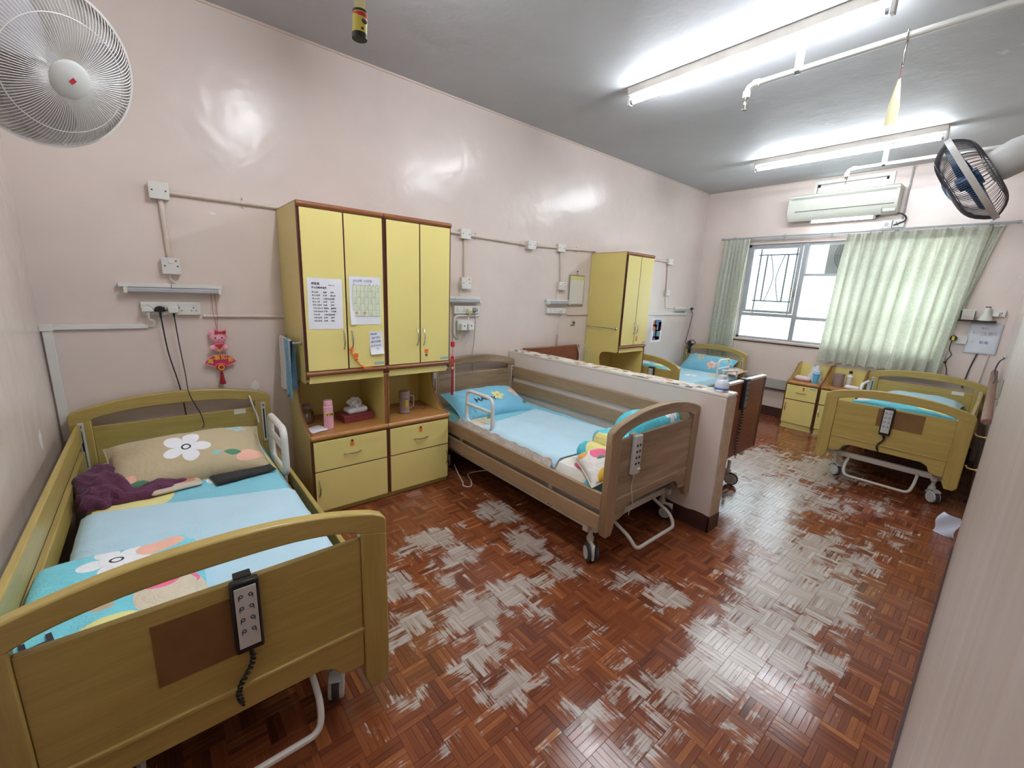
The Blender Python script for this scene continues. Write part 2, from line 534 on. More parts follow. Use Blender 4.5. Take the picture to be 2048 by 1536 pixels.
M['sheet1'] = cloth('cyan_sheet_with_big_flowers', CY, [
    ('blob', -.30, -.80, .22, .17, YEL, 0), ('blob', .33, -.60, .20, .12, YEL, .3), ('blob', .02, -.62, .26, .15, C(120, 206, 226), .2),
    ('flower', .10, -.66, .13, WHI, WHI, .4), ('leaf', -.07, -.74, .055, .018, GRN, -.5),
    ('flower', -.28, -1.60, .13, WHI, WHI, .2), ('flower', .3, -1.7, .11, WHI, YEL, .9), ('blob', .1, -1.8, .12, .1, PNK, 0)], wr=.35)
M['sheet2'] = cloth('cyan_floral_sheet', CY, [
    ('blob', -.36, -.62, .14, .2, BEI, 0), ('blob', -.16, -.52, .14, .06, YEL, .1), ('flower', -.28, -.5, .07, YEL, WHI, .4),
    ('blob', -.38, -1.6, .12, .22, C(232, 226, 214), 0), ('blob', -.32, -1.75, .06, .1, PNK, .3), ('blob', -.42, -1.2, .05, .5, C(236, 232, 226), 0),
    ('leaf', -.22, -.6, .05, .02, GRN, .6), ('blob', .2, -.5, .1, .06, YEL, 0)], wr=.4)
M['sheet3'] = cloth('pale_cyan_sheet', C(176, 216, 232), [('flower', .1, -.9, .09, WHI, YEL, .3), ('blob', -.2, -1.7, .16, .12, YEL, .2), ('blob', .3, -.55, .1, .2, BEI, 0)], wr=.5)
# ---------------------------------------------------------------- room shell
YB = -1.2     # back of the entrance alcove behind the camera
# floor: slab + parquet fingers
floor = struct(MB().box(LX - .2, B + .2, YB - .2, D + .2, -.12, -.006).build('floor', M['sub'], smooth=False))
P = 0.117; X0 = 0.736; Y0 = 1.123
WEAR = []
def fpt(px, py):
    d = RW.T @ np.array([(px - 1024) / FPX, (py - 768) / FPX, 1.0])
    t = -CAM_Z / d[2]
    return d[0] * t, d[1] * t
for px, py, rx, ry, k in (
    (1500, 925, .55, .30, 1.0), (1640, 940, .5, .28, .85), (1560, 985, .40, .30, .95), (1490, 1010, .30, .22, .8), (1660, 1010, .35, .2, .6),
    (1540, 1060, .3, .2, .85), (1600, 1120, .3, .18, .8), (1560, 1170, .34, .2, 1.0), (1650, 1200, .26, .14, .95), (1500, 1230, .18, .12, .9), (1560, 1290, .24, .13, 1.0), (1440, 1290, .2, .13, .85),
    (1640, 1330, .2, .1, .7), (1340, 1380, .16, .1, .8), (1410, 1340, .16, .10, .85), (1200, 1420, .13, .06, .8), (1290, 1470, .13, .06, .75), (1480, 1450, .18, .08, .45),
    (1330, 1190, .15, .13, .75), (1250, 1160, .12, .10, .7), (1000, 1025, .12, .22, .85), (1060, 1090, .12, .18, .85), (1130, 1140, .10, .12, .7),
    (960, 1220, .20, .13, 1.0), (1040, 1180, .18, .11, .9), (1090, 1225, .08, .05, .7), (860, 1080, .22, .12, .8), (920, 1110, .18, .1, .75), (800, 1170, .10, .14, .85), (820, 1240, .1, .12, .75),
    (960, 1320, .14, .08, .9), (1020, 1370, .12, .07, .85), (790, 1395, .05, .06, .9), (850, 1385, .06, .06, .7), (900, 1490, .09, .05, .5), (1190, 1275, .10, .05, .7),
    (1110, 1340, .10, .06, .55), (1000, 1430, .1, .06, .4), (1720, 1130, .35, .12, .62), (1790, 1080, .3, .12, .5), (1640, 1095, .3, .12, .75), (1760, 1010, .3, .15, .45), (1700, 1260, .2, .08, .45),
    (720, 1530, .1, .06, .4), (1120, 1480, .1, .05, .45), (1230, 1330, .14, .07, .45), (760, 1300, .08, .08, .6), (900, 1160, .12, .06, .6)):
    x, y = fpt(px, py)
    WEAR.append((x, y, rx, ry, k))
WA = np.array(WEAR)
def wear_at(x, y):
    e = ((x - WA[:, 0]) / WA[:, 2]) ** 2 + ((y - WA[:, 1]) / WA[:, 3]) ** 2
    return float(min(1.0, (WA[:, 4] * np.exp(-e * .8)).max()))
def px_of(x, y, z=0):
    c = RW @ np.array([x, y, z - CAM_Z])
    return (1024 + FPX * c[0] / c[2], 768 + FPX * c[1] / c[2], c[2]) if c[2] > .05 else (0, 0, -1)
fingers = []
i0 = int((LX - .1 - X0) / P) - 1; i1 = int((B + .1 - X0) / P) + 1
j0 = int((YB - .1 - Y0) / P) - 1; j1 = int((D + .1 - Y0) / P) + 1
for i in range(i0, i1):
    for j in range(j0, j1):
        x = X0 + i * P; y = Y0 + j * P
        if x > B or x + P < LX or y > D or y + P < YB: continue
        d = (i + j) % 2
        for k in range(5):
            w = P / 5
            if d: fingers.append((x + k * w, x + (k + 1) * w, y, y + P, d))
            else: fingers.append((x, x + P, y + k * w, y + (k + 1) * w, d))
FQ = ((8, 9, 10, 11), (4, 5, 9, 8), (5, 6, 10, 9), (6, 7, 11, 10), (7, 4, 8, 11), (0, 1, 5, 4), (1, 2, 6, 5), (2, 3, 7, 6), (3, 0, 4, 7))
def finger_geo(x0, x1, y0, y1, d, ox=0, oy=0):
    g = .00022; c = .0006
    z = random.uniform(-.0003, .0003)
    x0 += g; x1 -= g; y0 += g; y1 -= g
    q = [(x0, y0), (x1, y0), (x1, y1), (x0, y1)]
    vs = [(x - ox, y - oy, -.007) for x, y in q] + [(x - ox, y - oy, z - c) for x, y in q]
    vs += [(x0 + c - ox, y0 + c - oy, z), (x1 - c - ox, y0 + c - oy, z), (x1 - c - ox, y1 - c - oy, z), (x0 + c - ox, y1 - c - oy, z)]
    t = min(1, max(0, random.gauss(.5, .17)))
    wv = [wear_at(x, y) for x, y in q]
    cols = [(t, d, wv[n % 4], 1) for n in range(12)]
    return vs, cols
def finger_mesh(name, items, ox=0, oy=0):
    vs, fs, cs = [], [], []
    for it in items:
        v, c = finger_geo(*it, ox, oy)
        n = len(vs)
        vs += v; cs += c
        fs += [tuple(n + a for a in q) for q in FQ]
    me = bpy.data.meshes.new(name)
    me.from_pydata(vs, [], fs)
    at = me.color_attributes.new('fin', 'FLOAT_COLOR', 'POINT')
    at.data.foreach_set('color', [x for c in cs for x in c])
    me.materials.append(M['floor'])
    return me
def rank(it):
    x, y = (it[0] + it[1]) / 2, (it[2] + it[3]) / 2
    u, v, z = px_of(x, y)
    if z < 0 or not (5 < u < 2040 and 5 < v < 1532): return 99
    if x < .56 and y > 1.15: return 99        # under the first bed
    if y < .02: return 99
    return math.hypot(x, math.hypot(y, CAM_Z))
order = sorted(range(len(fingers)), key=lambda n: rank(fingers[n]))
near = set(order[:300])
for n in order[:300]:
    it = fingers[n]
    ox, oy = (it[0] + it[1]) / 2, (it[2] + it[3]) / 2
    o = bpy.data.objects.new('parquet_block', finger_mesh('parquet_block', [it], ox, oy))
    COL.objects.link(o); o.location = (ox, oy, 0); o.parent = floor
o = bpy.data.objects.new('parquet_field', finger_mesh('parquet_field', [f for n, f in enumerate(fingers) if n not in near]))
COL.objects.link(o); o.parent = floor; stuff(o)

ceiling = struct(MB().box(LX - .2, B + .2, YB - .2, D + .2, H, H + .15).build('ceiling', M['ceil'], smooth=False))
def slab(name, mat, *b, **k):
    return struct(MB().box(*b).build(name, mat, smooth=False, **k))
slab('wall_back', M['wall'], LX - .2, B + .2, D, D + .2, -.12, H + .1)
slab('wall_left', M['wall'], LX - .2, LX, YB - .2, D + .1, -.12, H + .1)
slab('wall_alcove', M['wall'], LX - .2, 1.5, YB - .2, YB, -.12, H + .1)
slab('wall_alcove_side', M['wall'], 1.35, 1.5, YB - .1, -.12, -.12, H + .1)
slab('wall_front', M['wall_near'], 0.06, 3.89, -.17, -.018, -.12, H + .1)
struct(MB().prism([(3.80, -.06), (B + .1, .012), (B + .1, -.3), (3.80, -.3)], xy, -.12, H + .1).build('wall_recess', M['wall'], smooth=False))
# window wall with two openings
WY0, WY1, WZ0, WZ1 = .42, 2.60, 1.03, 2.31
VY0, VY1, VZ0, VZ1 = 1.22, 1.90, 2.72, 2.98
w = MB()
w.box(B, B + .18, -.3, D + .1, -.12, WZ0)
w.box(B, B + .18, -.3, WY0, WZ0, WZ1)
w.box(B, B + .18, WY1, D + .1, WZ0, WZ1)
w.box(B, B + .18, -.3, D + .1, WZ1, VZ0)
w.box(B, B + .18, -.3, VY0, VZ0, VZ1)
w.box(B, B + .18, VY1, D + .1, VZ0, VZ1)
w.box(B, B + .18, -.3, D + .1, VZ1, H + .1)
struct(w.build('wall_right', M['wall'], smooth=False))
g = MB()
def chip(cx, cz, w_, h_, n=14, seed=1):
    random.seed(seed)
    return [(cx + w_ * math.cos(2 * PI * i / n) * random.uniform(.6, 1.1), cz + h_ * math.sin(2 * PI * i / n) * random.uniform(.6, 1.1)) for i in range(n)]
wl_ = bpy.data.objects['wall_left']; wb_ = bpy.data.objects['wall_back']
bare = plain('bare_white_plaster', C(226, 222, 218), .8)
MB().prism(chip(2.79, .785, .03, .055), lambda u, v, w_: V((w_, u, v)), LX - .001, LX + .0006).build('paint_chip', bare, wl_)
MB().prism(chip(.48, .85, .032, .038, seed=4), xz, D - .0006, D + .001).build('paint_chip', bare, wb_)
MB().prism(chip(.34, 1.93, .02, .012, seed=6), xz, D - .0006, D + .001).build('paint_chip', bare, wb_)
# skirtings
slab('baseboard_back', M['base'], LX, B, D - .012, D, 0, .10)
slab('baseboard_right', M['base'], B - .012, B, .05, D, 0, .13)
slab('baseboard_left', M['base'], LX, LX + .012, YB, D, 0, .10)
slab('baseboard_front', M['base'], .06, 3.89, -.018, -.008, 0, .012)
# thin paint line where the back wall meets the ceiling
slab('trim_1', M['trunk'], LX, B, D - .012, D, H - .012, H)
slab('trim_2', M['trunk'], B - .010, B, 0, D, H - .010, H)

# half-height partition with mosaic coping
part = struct(MB().box(2.72, 2.865, 1.085, D, -.01, .945).build('wall_partition', M['wall'], bevel=.006))
g = MB()
# broken paint edge at the end face
random.seed(3)
def jag(n, z0, z1, base, amp):
    return [(base + random.uniform(-amp, amp), z0 + (z1 - z0) * i / n) for i in range(n + 1)]
jl = jag(34, .10, .93, 2.745, .010); jr = [(2.866, .93), (2.866, .10)]
g.prism(jl + jr, lambda u, v, w_: V((u, w_, v)), 1.0815, 1.086)
g.build('bare_plaster_strip', plain('bare_beige_plaster', C(200, 176, 150), .8, var=.12, scale=14, bump=.6, bscale=40), part)
g = MB()
jl = [(1.075, 0), (1.075, .115)] + [(1.075 + (D - 1.075) * i / 40, .118 + random.uniform(-.006, .006)) for i in range(1, 41)] + [(D, 0)]
g.prism(jl, lambda u, v, w_: V((w_, u, v)), 2.716, 2.722)
g.box(2.716, 2.869, 1.076, 1.084, 0, .11)
g.box(2.864, 2.869, 1.076, D, 0, .11)
g.build('painted_skirting', M['base'], part)
MB().box(2.717, 2.868, 1.080, D, .945, .962).build('coping_bed', plain('white_grout', C(222, 214, 204), .7), part, bevel=.003)
tm = [plain('mosaic_tile_' + n, c, .3) for n, c in (('white', C(232, 228, 220)), ('cream', C(222, 206, 184)), ('brown', C(120, 90, 66)), ('slate', C(98, 100, 104)), ('tan', C(178, 144, 108)))]
tmesh = []
for m in tm:
    t = MB().box(-.0165, .0165, -.0225, .0225, 0, .005).build('tile', m, bevel=.0012)
    t.parent = part; tmesh.append(t)
ny = int((D - 1.09) / .0475)
first = [True] * 5
random.seed(11)
for j in range(ny):
    for i in range(4):
        k = random.choice([0, 0, 0, 1, 1, 2, 3, 4]) if (i + j) % 2 else random.choice([0, 0, 1, 1, 0, 4])
        if first[k]: o = tmesh[k]; first[k] = False
        else: o = tmesh[k].copy(); COL.objects.link(o)
        o.parent = part
        o.location = (2.7365 + i * .0372, 1.108 + j * .0475, .9615 + random.uniform(-.0008, .0008))
        o.rotation_euler = (0, 0, random.uniform(-.04, .04))

# ---------------------------------------------------------------- windows
def bars(mb, x0, x1, ys, zs, t):
    return mb
win = struct(MB().box(B + .03, B + .08, WY0, WY1, WZ0, WZ0 + .035).box(B + .03, B + .08, WY0, WY1, WZ1 - .035, WZ1)
    .box(B + .03, B + .08, WY0, WY0 + .035, WZ0, WZ1).box(B + .03, B + .08, WY1 - .035, WY1, WZ0, WZ1).build('window_1', M['alu'], smooth=False, bevel=.003))
for y in (1.905, 1.17):
    MB().box(B + .02, B + .08, y - .028, y + .028, WZ0, WZ1).build('mullion', M['alu'], win, bevel=.004)
MB().box(B + .025, B + .08, 1.92, WY1, 1.35, 1.395).build('transom', M['alu'], win, bevel=.003)
MB().box(B + .025, B + .08, WY0, 1.90, 1.335, 1.375).build('transom', M['alu'], win, bevel=.003)
MB().box(B + .025, B + .08, WY0, 1.90, 1.895, 1.925).build('transom', M['alu'], win, bevel=.003)
# opening casement on the left, with its own frame
ca = MB()
for b in ((1.945, 1.985, 1.40, 2.285), (2.53, 2.57, 1.40, 2.285), (1.985, 2.53, 1.40, 1.435), (1.985, 2.53, 2.25, 2.285)):
    ca.box(B + .035, B + .06, *b)
cs = ca.build('casement_frame', M['alu'], win, bevel=.003)
MB().box(B + .046, B + .050, 1.98, 2.54, 1.43, 2.26).build('pane', M['glass'], cs)
MB().box(B + .015, B + .035, 1.955, 1.975, 1.62, 1.72).build('casement_handle', M['steel'], cs, bevel=.003)
for y0, y1, z0, z1, mt in ((1.935, 2.565, 1.065, 1.35, 'frost'), (1.198, 1.877, 1.065, 1.335, 'glass'), (1.198, 1.877, 1.375, 1.895, 'frost'), (1.198, 1.877, 1.925, 2.275, 'glass'),
                       (WY0 + .035, 1.142, 1.065, 1.335, 'glass'), (WY0 + .035, 1.142, 1.375, 1.895, 'frost'), (WY0 + .035, 1.142, 1.925, 2.275, 'glass')):
    MB().box(B + .050, B + .054, y0, y1, z0, z1).build('pane', M[mt], win)
MB().box(B - .025, B + .03, WY0 - .02, WY1 + .02, WZ0 - .025, WZ0 + .004).build('window_sill', plain('pale_painted_sill', C(206, 190, 180), .4), win, bevel=.004)
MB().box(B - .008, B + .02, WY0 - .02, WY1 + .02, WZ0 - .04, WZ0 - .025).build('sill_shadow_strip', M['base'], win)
# burglar grille outside
gx = B + .14
gr = thing('window_grille', 'dark thin steel security grille with two bowed bars outside the left window pane', 'grille', (gx, 2.25, 1.04))
gm = plain('dark_grille_steel', C(92, 104, 106), .5)
def gb(name, pts, r=.011):
    MB().tube([V(p) - V((gx, 2.25, 1.04)) for p in pts], r, 6).build(name, gm, gr)
for y in (2.47, 2.03):
    gb('bar', [(gx, y, 1.04), (gx, y, 2.30)])
for y in (2.385, 2.13):
    gb('bar', [(gx, y, 1.56), (gx, y, 2.18)])
for z in (1.56, 2.18, 1.10):
    gb('cross_bar', [(gx, 2.50, z), (gx, 2.00, z)])
for s_ in (1, -1):
    gb('bowed_bar', [(gx, 2.257 + s_ * (.018 + .07 * abs(t - .5) ** 1.4 * 2.6), 1.56 + .62 * t) for t in [i / 14 for i in range(15)]], .007)
vw = struct(MB().box(B + .02, B + .1, VY0, VY1, VZ0, VZ0 + .03).box(B + .02, B + .1, VY0, VY1, VZ1 - .03, VZ1)
    .box(B + .02, B + .1, VY0, VY0 + .03, VZ0, VZ1).box(B + .02, B + .1, VY1 - .03, VY1, VZ0, VZ1).build('window_2', M['white'], smooth=False, bevel=.003))
MB().box(B + .05, B + .054, VY0 + .03, VY1 - .03, VZ0 + .03, VZ1 - .03).build('pane', M['frost'], vw)
for b in ((VY0 - .05, VY0, VZ0 - .03, VZ1 + .04), (VY1, VY1 + .03, VZ0 - .03, VZ1 + .04), (VY0, VY1, VZ1, VZ1 + .04), (VY0, VY1, VZ0 - .03, VZ0)):
    MB().box(B - .018, B + .02, *b).build('window_trim', M['white'], vw, bevel=.003)
# outdoor condenser seen through the small pane
oc = thing('air_conditioner_condenser', 'grey outdoor air conditioner condenser with round fan grille behind the upper right window pane', 'air conditioner', (B + .62, 1.42, 1.92))
oc_m = plain('weathered_grey_casing', C(120, 124, 120), .6)
MB().box(-.16, .16, -.36, .36, 0, .52).build('casing', oc_m, oc, bevel=.01)
gg = MB()
for r in [.03 + .028 * i for i in range(8)]:
    gg.tube([(-.17, .05 + r * math.cos(a), .26 + r * math.sin(a)) for a in [2 * PI * i / 28 for i in range(28)]], .004, 5, closed=True)
for a in range(8):
    gg.tube([(-.168, .05, .26), (-.168, .05 + .23 * math.cos(a * PI / 4), .26 + .23 * math.sin(a * PI / 4))], .004, 5)
gg.build('fan_grille', plain('dark_grille_wire', C(84, 88, 88), .5), oc)
for y in (-.32, .32):
    MB().prism([(-.44, 0), (.18, 0), (.18, -.04), (-.40, -.30), (-.44, -.30)], xz, y - .02, y + .02).build('support_bracket', M['steel'], oc)
# ---------------------------------------------------------------- beds
def arch_poly(w, sw, zc, zt, n=20):
    top = [(u, zc + (zt - zc) * (1 - (abs(u) / w) ** 2.2)) for u in [w - 2 * w * i / n for i in range(n + 1)]]
    # soften the outer corners
    top[0] = (w, zc - .018); top.insert(1, (w - .012, zc - .002)); top[-1] = (-w, zc - .018); top.insert(-1, (-w + .012, zc - .002))
    wi = w - sw
    bot = [(-w, zc - .075)] + [(u, zc - .044 + (zt - .074 - zc + .044) * (1 - (abs(u) / wi) ** 3.0)) for u in [-wi + 2 * wi * i / n for i in range(n + 1)]] + [(w, zc - .075)]
    bot[1] = (-wi, zc - .048); bot[-2] = (wi, zc - .048)
    return top + bot
def board(root, name, y0, y1, W, p, mats, inner):
    """one end board: two posts, arched top rail, panel, shaped lower rail"""
    w = W / 2; sw = .09
    mh, mv = mats
    zc, zt, zb, pt, pb, rb, rc = p['zc'], p['zt'], p['zb'], p['pt'], p['pb'], p['rb'], p['rc']
    o = MB().prism(arch_poly(w, sw, zc, zt), xz, y0, y1).build(name, mh, root, bevel=.006)
    for s in (-1, 1):
        a, b = (s * w, s * (w - sw))
        poly = [(a, zb + .03), (a - s * .02, zb), (b + s * .02, zb), (b, zb + .05), (b, zc - .043), (a, zc - .070)]
        MB().prism(poly, xz, y0, y1).build('post', mv, o, bevel=.005)
        if inner:
            iy = y0 if inner < 0 else y1
            tr = MB().box(s * (w - .045) - .013, s * (w - .045) + .013, min(iy, iy + inner * .006), max(iy, iy + inner * .006), zc - .33, zc - .055).build('rail_track', M['lgrey'], o, bevel=.003)
            MB().box(s * (w - .045) - .004, s * (w - .045) + .004, min(iy + inner * .006, iy + inner * .008), max(iy + inner * .006, iy + inner * .008), zc - .31, zc - .10).build('track_slot', M['black'], o)
            MB().cyl((s * (w - .045), iy + inner * .004, zc - .075), (s * (w - .045), iy + inner * .010, zc - .075), .007, 10).build('track_screw', M['steel'], o)
    ym = (y0 + y1) / 2
    wi = w - sw
    MB().box(-wi, wi, ym - .011, ym + .011, pb - .01, pt).build('panel', mh, o, bevel=.003)
    c = .62 * wi
    poly = [(-wi, pb), (-wi, rb), (-c - .10, rb)] + [(-c - .06, rb + .012), (-c - .04, rc - .02), (-c, rc)] + [(c, rc), (c + .04, rc - .02), (c + .06, rb + .012), (c + .10, rb)] + [(wi, rb), (wi, pb)]
    MB().prism(poly, xz, y0 + .006, y1 - .006).build('lower_rail', mh, o, bevel=.004)
    MB().box(-wi, wi, y0 + .001, y1 - .001, pb - .004, pb + .010).build('bead', mh, o, bevel=.003)
    return o
def caster(root, x, y, kind, turn=0.0, r=.055):
    c = bpy.data.objects.new('caster', None); COL.objects.link(c); c.parent = root; c.location = (x, y, 0); c.rotation_euler = (0, 0, turn)
    c.empty_display_size = .05
    if kind == 'twin':
        for s in (-1, 1):
            MB().lathe([(0, -.012), (r * .55, -.012), (r * .8, -.010), (r, -.006), (r, .006), (r * .8, .010), (r * .55, .012), (0, .012)], 24, Matrix.Translation((s * .022, -.03, r)) @ Matrix.Rotation(PI / 2, 4, 'Y')).build('wheel_tread', M['dark'], c)
            MB().lathe([(0, -.014), (r * .7, -.0135), (r * .7, .0135), (0, .014)], 20, Matrix.Translation((s * .022, -.03, r)) @ Matrix.Rotation(PI / 2, 4, 'Y')).build('wheel_disc', M['lgrey'], c)
        MB().box(-.009, .009, -.075, .012, .02, r * 2 + .012).build('fork', M['white'], c, bevel=.006)
    else:
        MB().lathe([(0, -.014), (r * .8, -.014), (r, -.009), (r, .009), (r * .8, .014), (0, .014)], 24, Matrix.Translation((0, -.03, r)) @ Matrix.Rotation(PI / 2, 4, 'Y')).build('wheel_tread', M['dark'], c)
        Mw = Matrix.Translation((0, -.03, r)) @ Matrix.Rotation(PI / 2, 4, 'Y')
        MB().lathe([(0, -.026), (r * .78, -.026), (r * .84, -.020), (r * .84, .020), (r * .78, .026), (0, .026)], 22, Mw).build('wheel_cover', M['lgrey'], c)
        hood = arc((-.03, r), r + .010, .25, PI * .72, 12)
        hin = arc((-.03, r), r + .003, PI * .72, .25, 12)
        MB().prism(hood + hin, lambda u, v, w: V((w, u, v)), -.024, .024).box(-.018, .018, -.012, .02, r * 1.0, r * 2 + .012).build('fork', M['lgrey'], c, bevel=.003)
    MB().cyl((0, 0, r * 2 - .01), (0, 0, .22), .014, 12).build('stem', M['frame'], c)
    MB().cyl((0, 0, r * 2 + .008), (0, 0, r * 2 + .03), .022, 14).build('collar', M['frame'], c)
    return c
def hand_loop(root, u, y0, y1, z0, z1, r=.014, bars_=1, name='assist_handle', mat=None):
    mat = mat or M['white']
    pts = round_path([(u, (y0 + y1) / 2, z0), (u, y0, z0), (u, y0, z1), (u, y1, z1), (u, y1, z0), (u, (y0 + y1) / 2, z0)], .06, 6)
    o = MB().tube(pts[:-1], r, 10, closed=True).build(name, mat, root)
    for i in range(bars_):
        z = z0 + (z1 - z0) * (i + 1) / (bars_ + 1) + .02
        MB().tube([(u, y0, z), (u, y1, z)], r * .85, 8).build('cross_bar', mat, o)
    for y in (y0 + .07, y1 - .07):
        MB().tube([(u, y, z0), (u, y, z0 - .12)], r * .9, 8).build('mounting_pin', mat, o)
    return o
def bed(name, label, loc, rz, W, L, p, mats, left='up', right='down', kind='hood', group='adjustable care beds', casters=.33, pedal=True):
    mh, mv, ml = mats
    r = thing(name, label, 'bed', loc, (0, 0, rz), group)
    board(r, 'headboard', -.09, -.05, W, dict(p, zc=p['zc'] + .030, zt=p['zt'] + .022, pt=p['pt'] + .012), (mh, mv), -1)
    board(r, 'footboard', -L, -L + .04, W, p, (mh, mv), 0)
    w = W / 2
    lo = p['lo']
    for s, st in ((-1, left), (1, right)):
        if st == 'none': continue
        zs = ((p['zc'] - .135, p['zc'] - .035), (p['zc'] - .285, p['zc'] - .185)) if st == 'up' else (lo[0], lo[1])
        for a, b in zs:
            x = s * (w - .035) if st == 'up' else s * (w - .012)
            MB().box(x - .011, x + .011, -L + .04, -.09, a, b).build('side_rail', ml, r, bevel=.004)
        if st == 'down':
            for y in (-L + .45, -.55):
                MB().box(s * (w - .03) - .008, s * (w - .03) + .008, y - .02, y + .02, lo[1][0] - .03, lo[1][0] + .02).build('rail_bracket', M['frame'], r, bevel=.003)
                MB().box(s * (w - .03) - .006, s * (w - .03) + .006, y - .016, y + .016, lo[1][1] - .01, lo[0][0] + .01).build('rail_link', M['frame'], r, bevel=.003)
                MB().cyl((s * (w - .022), y, lo[1][0] - .012), (s * (w - .018), y, lo[1][0] - .012), .006, 8).build('bracket_bolt', M['steel'], r)
    mz = p['mz']       # mattress underside
    f = MB()
    for s in (-1, 1):
        f.box(s * (w - .10) - .02, s * (w - .10) + .02, -L + .06, -.1, mz - .06, mz - .02)
    for y in (-L + .1, -L * .5, -.2):
        f.box(-w + .09, w - .09, y - .015, y + .015, mz - .055, mz - .025)
    f.build('mattress_frame', M['frame'], r, bevel=.003)
    sl = [MB().box(-w + .09, w - .09, -.035, .035, mz - .02, mz - .004).build('slat', M['dark'], r)]
    sl[0].location = (0, -.2, 0)
    for i in range(1, 12):
        o = sl[0].copy(); COL.objects.link(o); o.parent = r; o.location = (0, -.2 - i * (L - .32) / 11, 0)
    cz = .19
    ub = MB()
    for s in (-1, 1):
        ub.box(s * (casters) - .02, s * (casters) + .02, -L + .10, -.16, cz, cz + .045)
    for y in (-L + .15, -.2):
        ub.box(-casters - .06, casters + .06, y - .02, y + .02, cz + .005, cz + .05)
    ub.build('undercarriage', M['frame'], r, bevel=.004)
    for y in (-L + .55, -.55):
        for s in (-1, 1):
            MB().tube([(s * .25, y, cz + .03), (s * .25, y + .18, mz - .05)], .016, 8).build('lift_arm', M['frame'], r)
    MB().box(-.06, .06, -L * .62, -L * .38, cz + .05, mz - .08).build('actuator_motor', M['dark'], r, bevel=.01)
    for k, (x, y) in enumerate(((-casters, -L + .15), (casters, -L + .15), (-casters, -.2), (casters, -.2))):
        caster(r, x, y, kind, p.get('turn', (.3, -.4, .2, 0))[k])
    if pedal: MB().tube(round_path([(-.23, -L + .14, cz + .02), (-.23, -L - .005, cz - .04), (-.215, -L - .05, .085), (.215, -L - .05, .085), (.23, -L - .005, cz - .04), (.23, -L + .14, cz + .02)], .05, 5), .011, 8).build('pedal_bar', M['frame'], r)
    return r
def soft(mb, x0, x1, y0, y1, z0, z1, nx=16, ny=30, seed=0, amp=.006, sag=0.0, ex=.09):
    """closed rounded cushion-like slab"""
    cx, cy, cz = (x0 + x1) / 2, (y0 + y1) / 2, (z0 + z1) / 2
    hx, hy, hz = (x1 - x0) / 2, (y1 - y0) / 2, (z1 - z0) / 2
    R = min(hz * .9, ex)
    def fn(sgn):
        def f(u, v):
            a = -1 + 2 * u; b = -1 + 2 * v
            a = math.copysign(abs(a) ** .75, a); b = math.copysign(abs(b) ** .75, b)
            x, y = a * hx, b * hy
            dx = max(0, abs(x) - (hx - R)) / R; dy = max(0, abs(y) - (hy - R)) / R
            d = min(1, math.hypot(dx, dy))
            h = hz - R + R * math.sqrt(max(0, 1 - d * d))
            if d >= 1:
                k = 1 / max(1e-6, math.hypot(dx, dy))
                x = math.copysign(hx - R + dx * R * k, x) if dx > 0 else x
                y = math.copysign(hy - R + dy * R * k, y) if dy > 0 else y
                h = hz - R
            n = nz(x * 5 + seed, y * 5, seed) * amp + nz(x * 17 + seed, y * 13, seed + 4) * amp * .45
            return V((cx + x, cy + y, cz + sgn * h + (n if sgn > 0 else 0)))
        return f
    g1 = mb.grid(fn(1), nx, ny); g2 = mb.grid(fn(-1), nx, ny)
    for e1, e2 in ((g1[0], g2[0]), (g1[-1], g2[-1]), ([q[0] for q in g1], [q[0] for q in g2]), ([q[-1] for q in g1], [q[-1] for q in g2])):
        for i in range(len(e1) - 1):
            try: mb.bm.faces.new((e1[i], e1[i + 1], e2[i + 1], e2[i]))
            except ValueError: pass
    return mb
def pillow(name, label, mat, loc, rot, sx, sy, h, seed=1, group=None, cat='pillow', amp=.012, n=26):
    def P(sgn):
        def f(u, v):
            a = -1 + 2 * u; b = -1 + 2 * v
            t = max(0, (1 - abs(a) ** 3.2)) ** .55 * max(0, (1 - abs(b) ** 3.0)) ** .6
            x = sx * a * (1 - .07 * (1 - b * b)); y = sy * b * (1 - .10 * (1 - a * a))
            w = (nz(a * 2.1 + seed, b * 1.7, seed) + .5 * nz(a * 5 + seed, b * 4, 3.3)) * amp * t
            return V((x, y, h * .32 + (h * .68 * t + w if sgn > 0 else -h * .32 * t)))
        return f
    m = MB()
    g1 = m.grid(P(1), n, n); g2 = m.grid(P(-1), n, n)
    bmesh.ops.remove_doubles(m.bm, verts=m.bm.verts, dist=.0004)
    o = m.build(name, mat, None, loc, rot, angle=80)
    sm = MB()
    edge = [P(1)(i / 12, 0) for i in range(12)] + [P(1)(1, i / 12) for i in range(12)] + [P(1)(1 - i / 12, 1) for i in range(12)] + [P(1)(0, 1 - i / 12) for i in range(12)]
    s = sm.tube(edge, .004, 6, closed=True).build('piping', mat, o)
    tag(o, label, cat, group)
    return o, P(1)
OL = (M['olive_h'], M['olive_v'], M['olive_l'])
OK_ = (M['oak_h'], M['oak_v'], M['oak_l'])
b1 = bed('care_bed', 'mustard yellow wooden care bed at the left wall with a left side rail raised', (.065, D, 0), 0, .96, 1.97,
         dict(zc=.775, zt=.853, zb=.085, pt=.705, pb=.35, rb=.20, rc=.265, lo=((.36, .44), (.22, .30)), mz=.38), OL, 'up', 'down')
b2 = bed('care_bed', 'grey oak wooden care bed with lowered side rail against the half wall', (2.255, D, 0), 0, .97, 2.01,
         dict(zc=.850, zt=.935, zb=.225, pt=.785, pb=.43, rb=.30, rc=.375, lo=((.385, .485), (.255, .35)), mz=.37, turn=(-.55, .3, .1, 0)), OK_, 'down', 'up', 'twin', casters=.40)
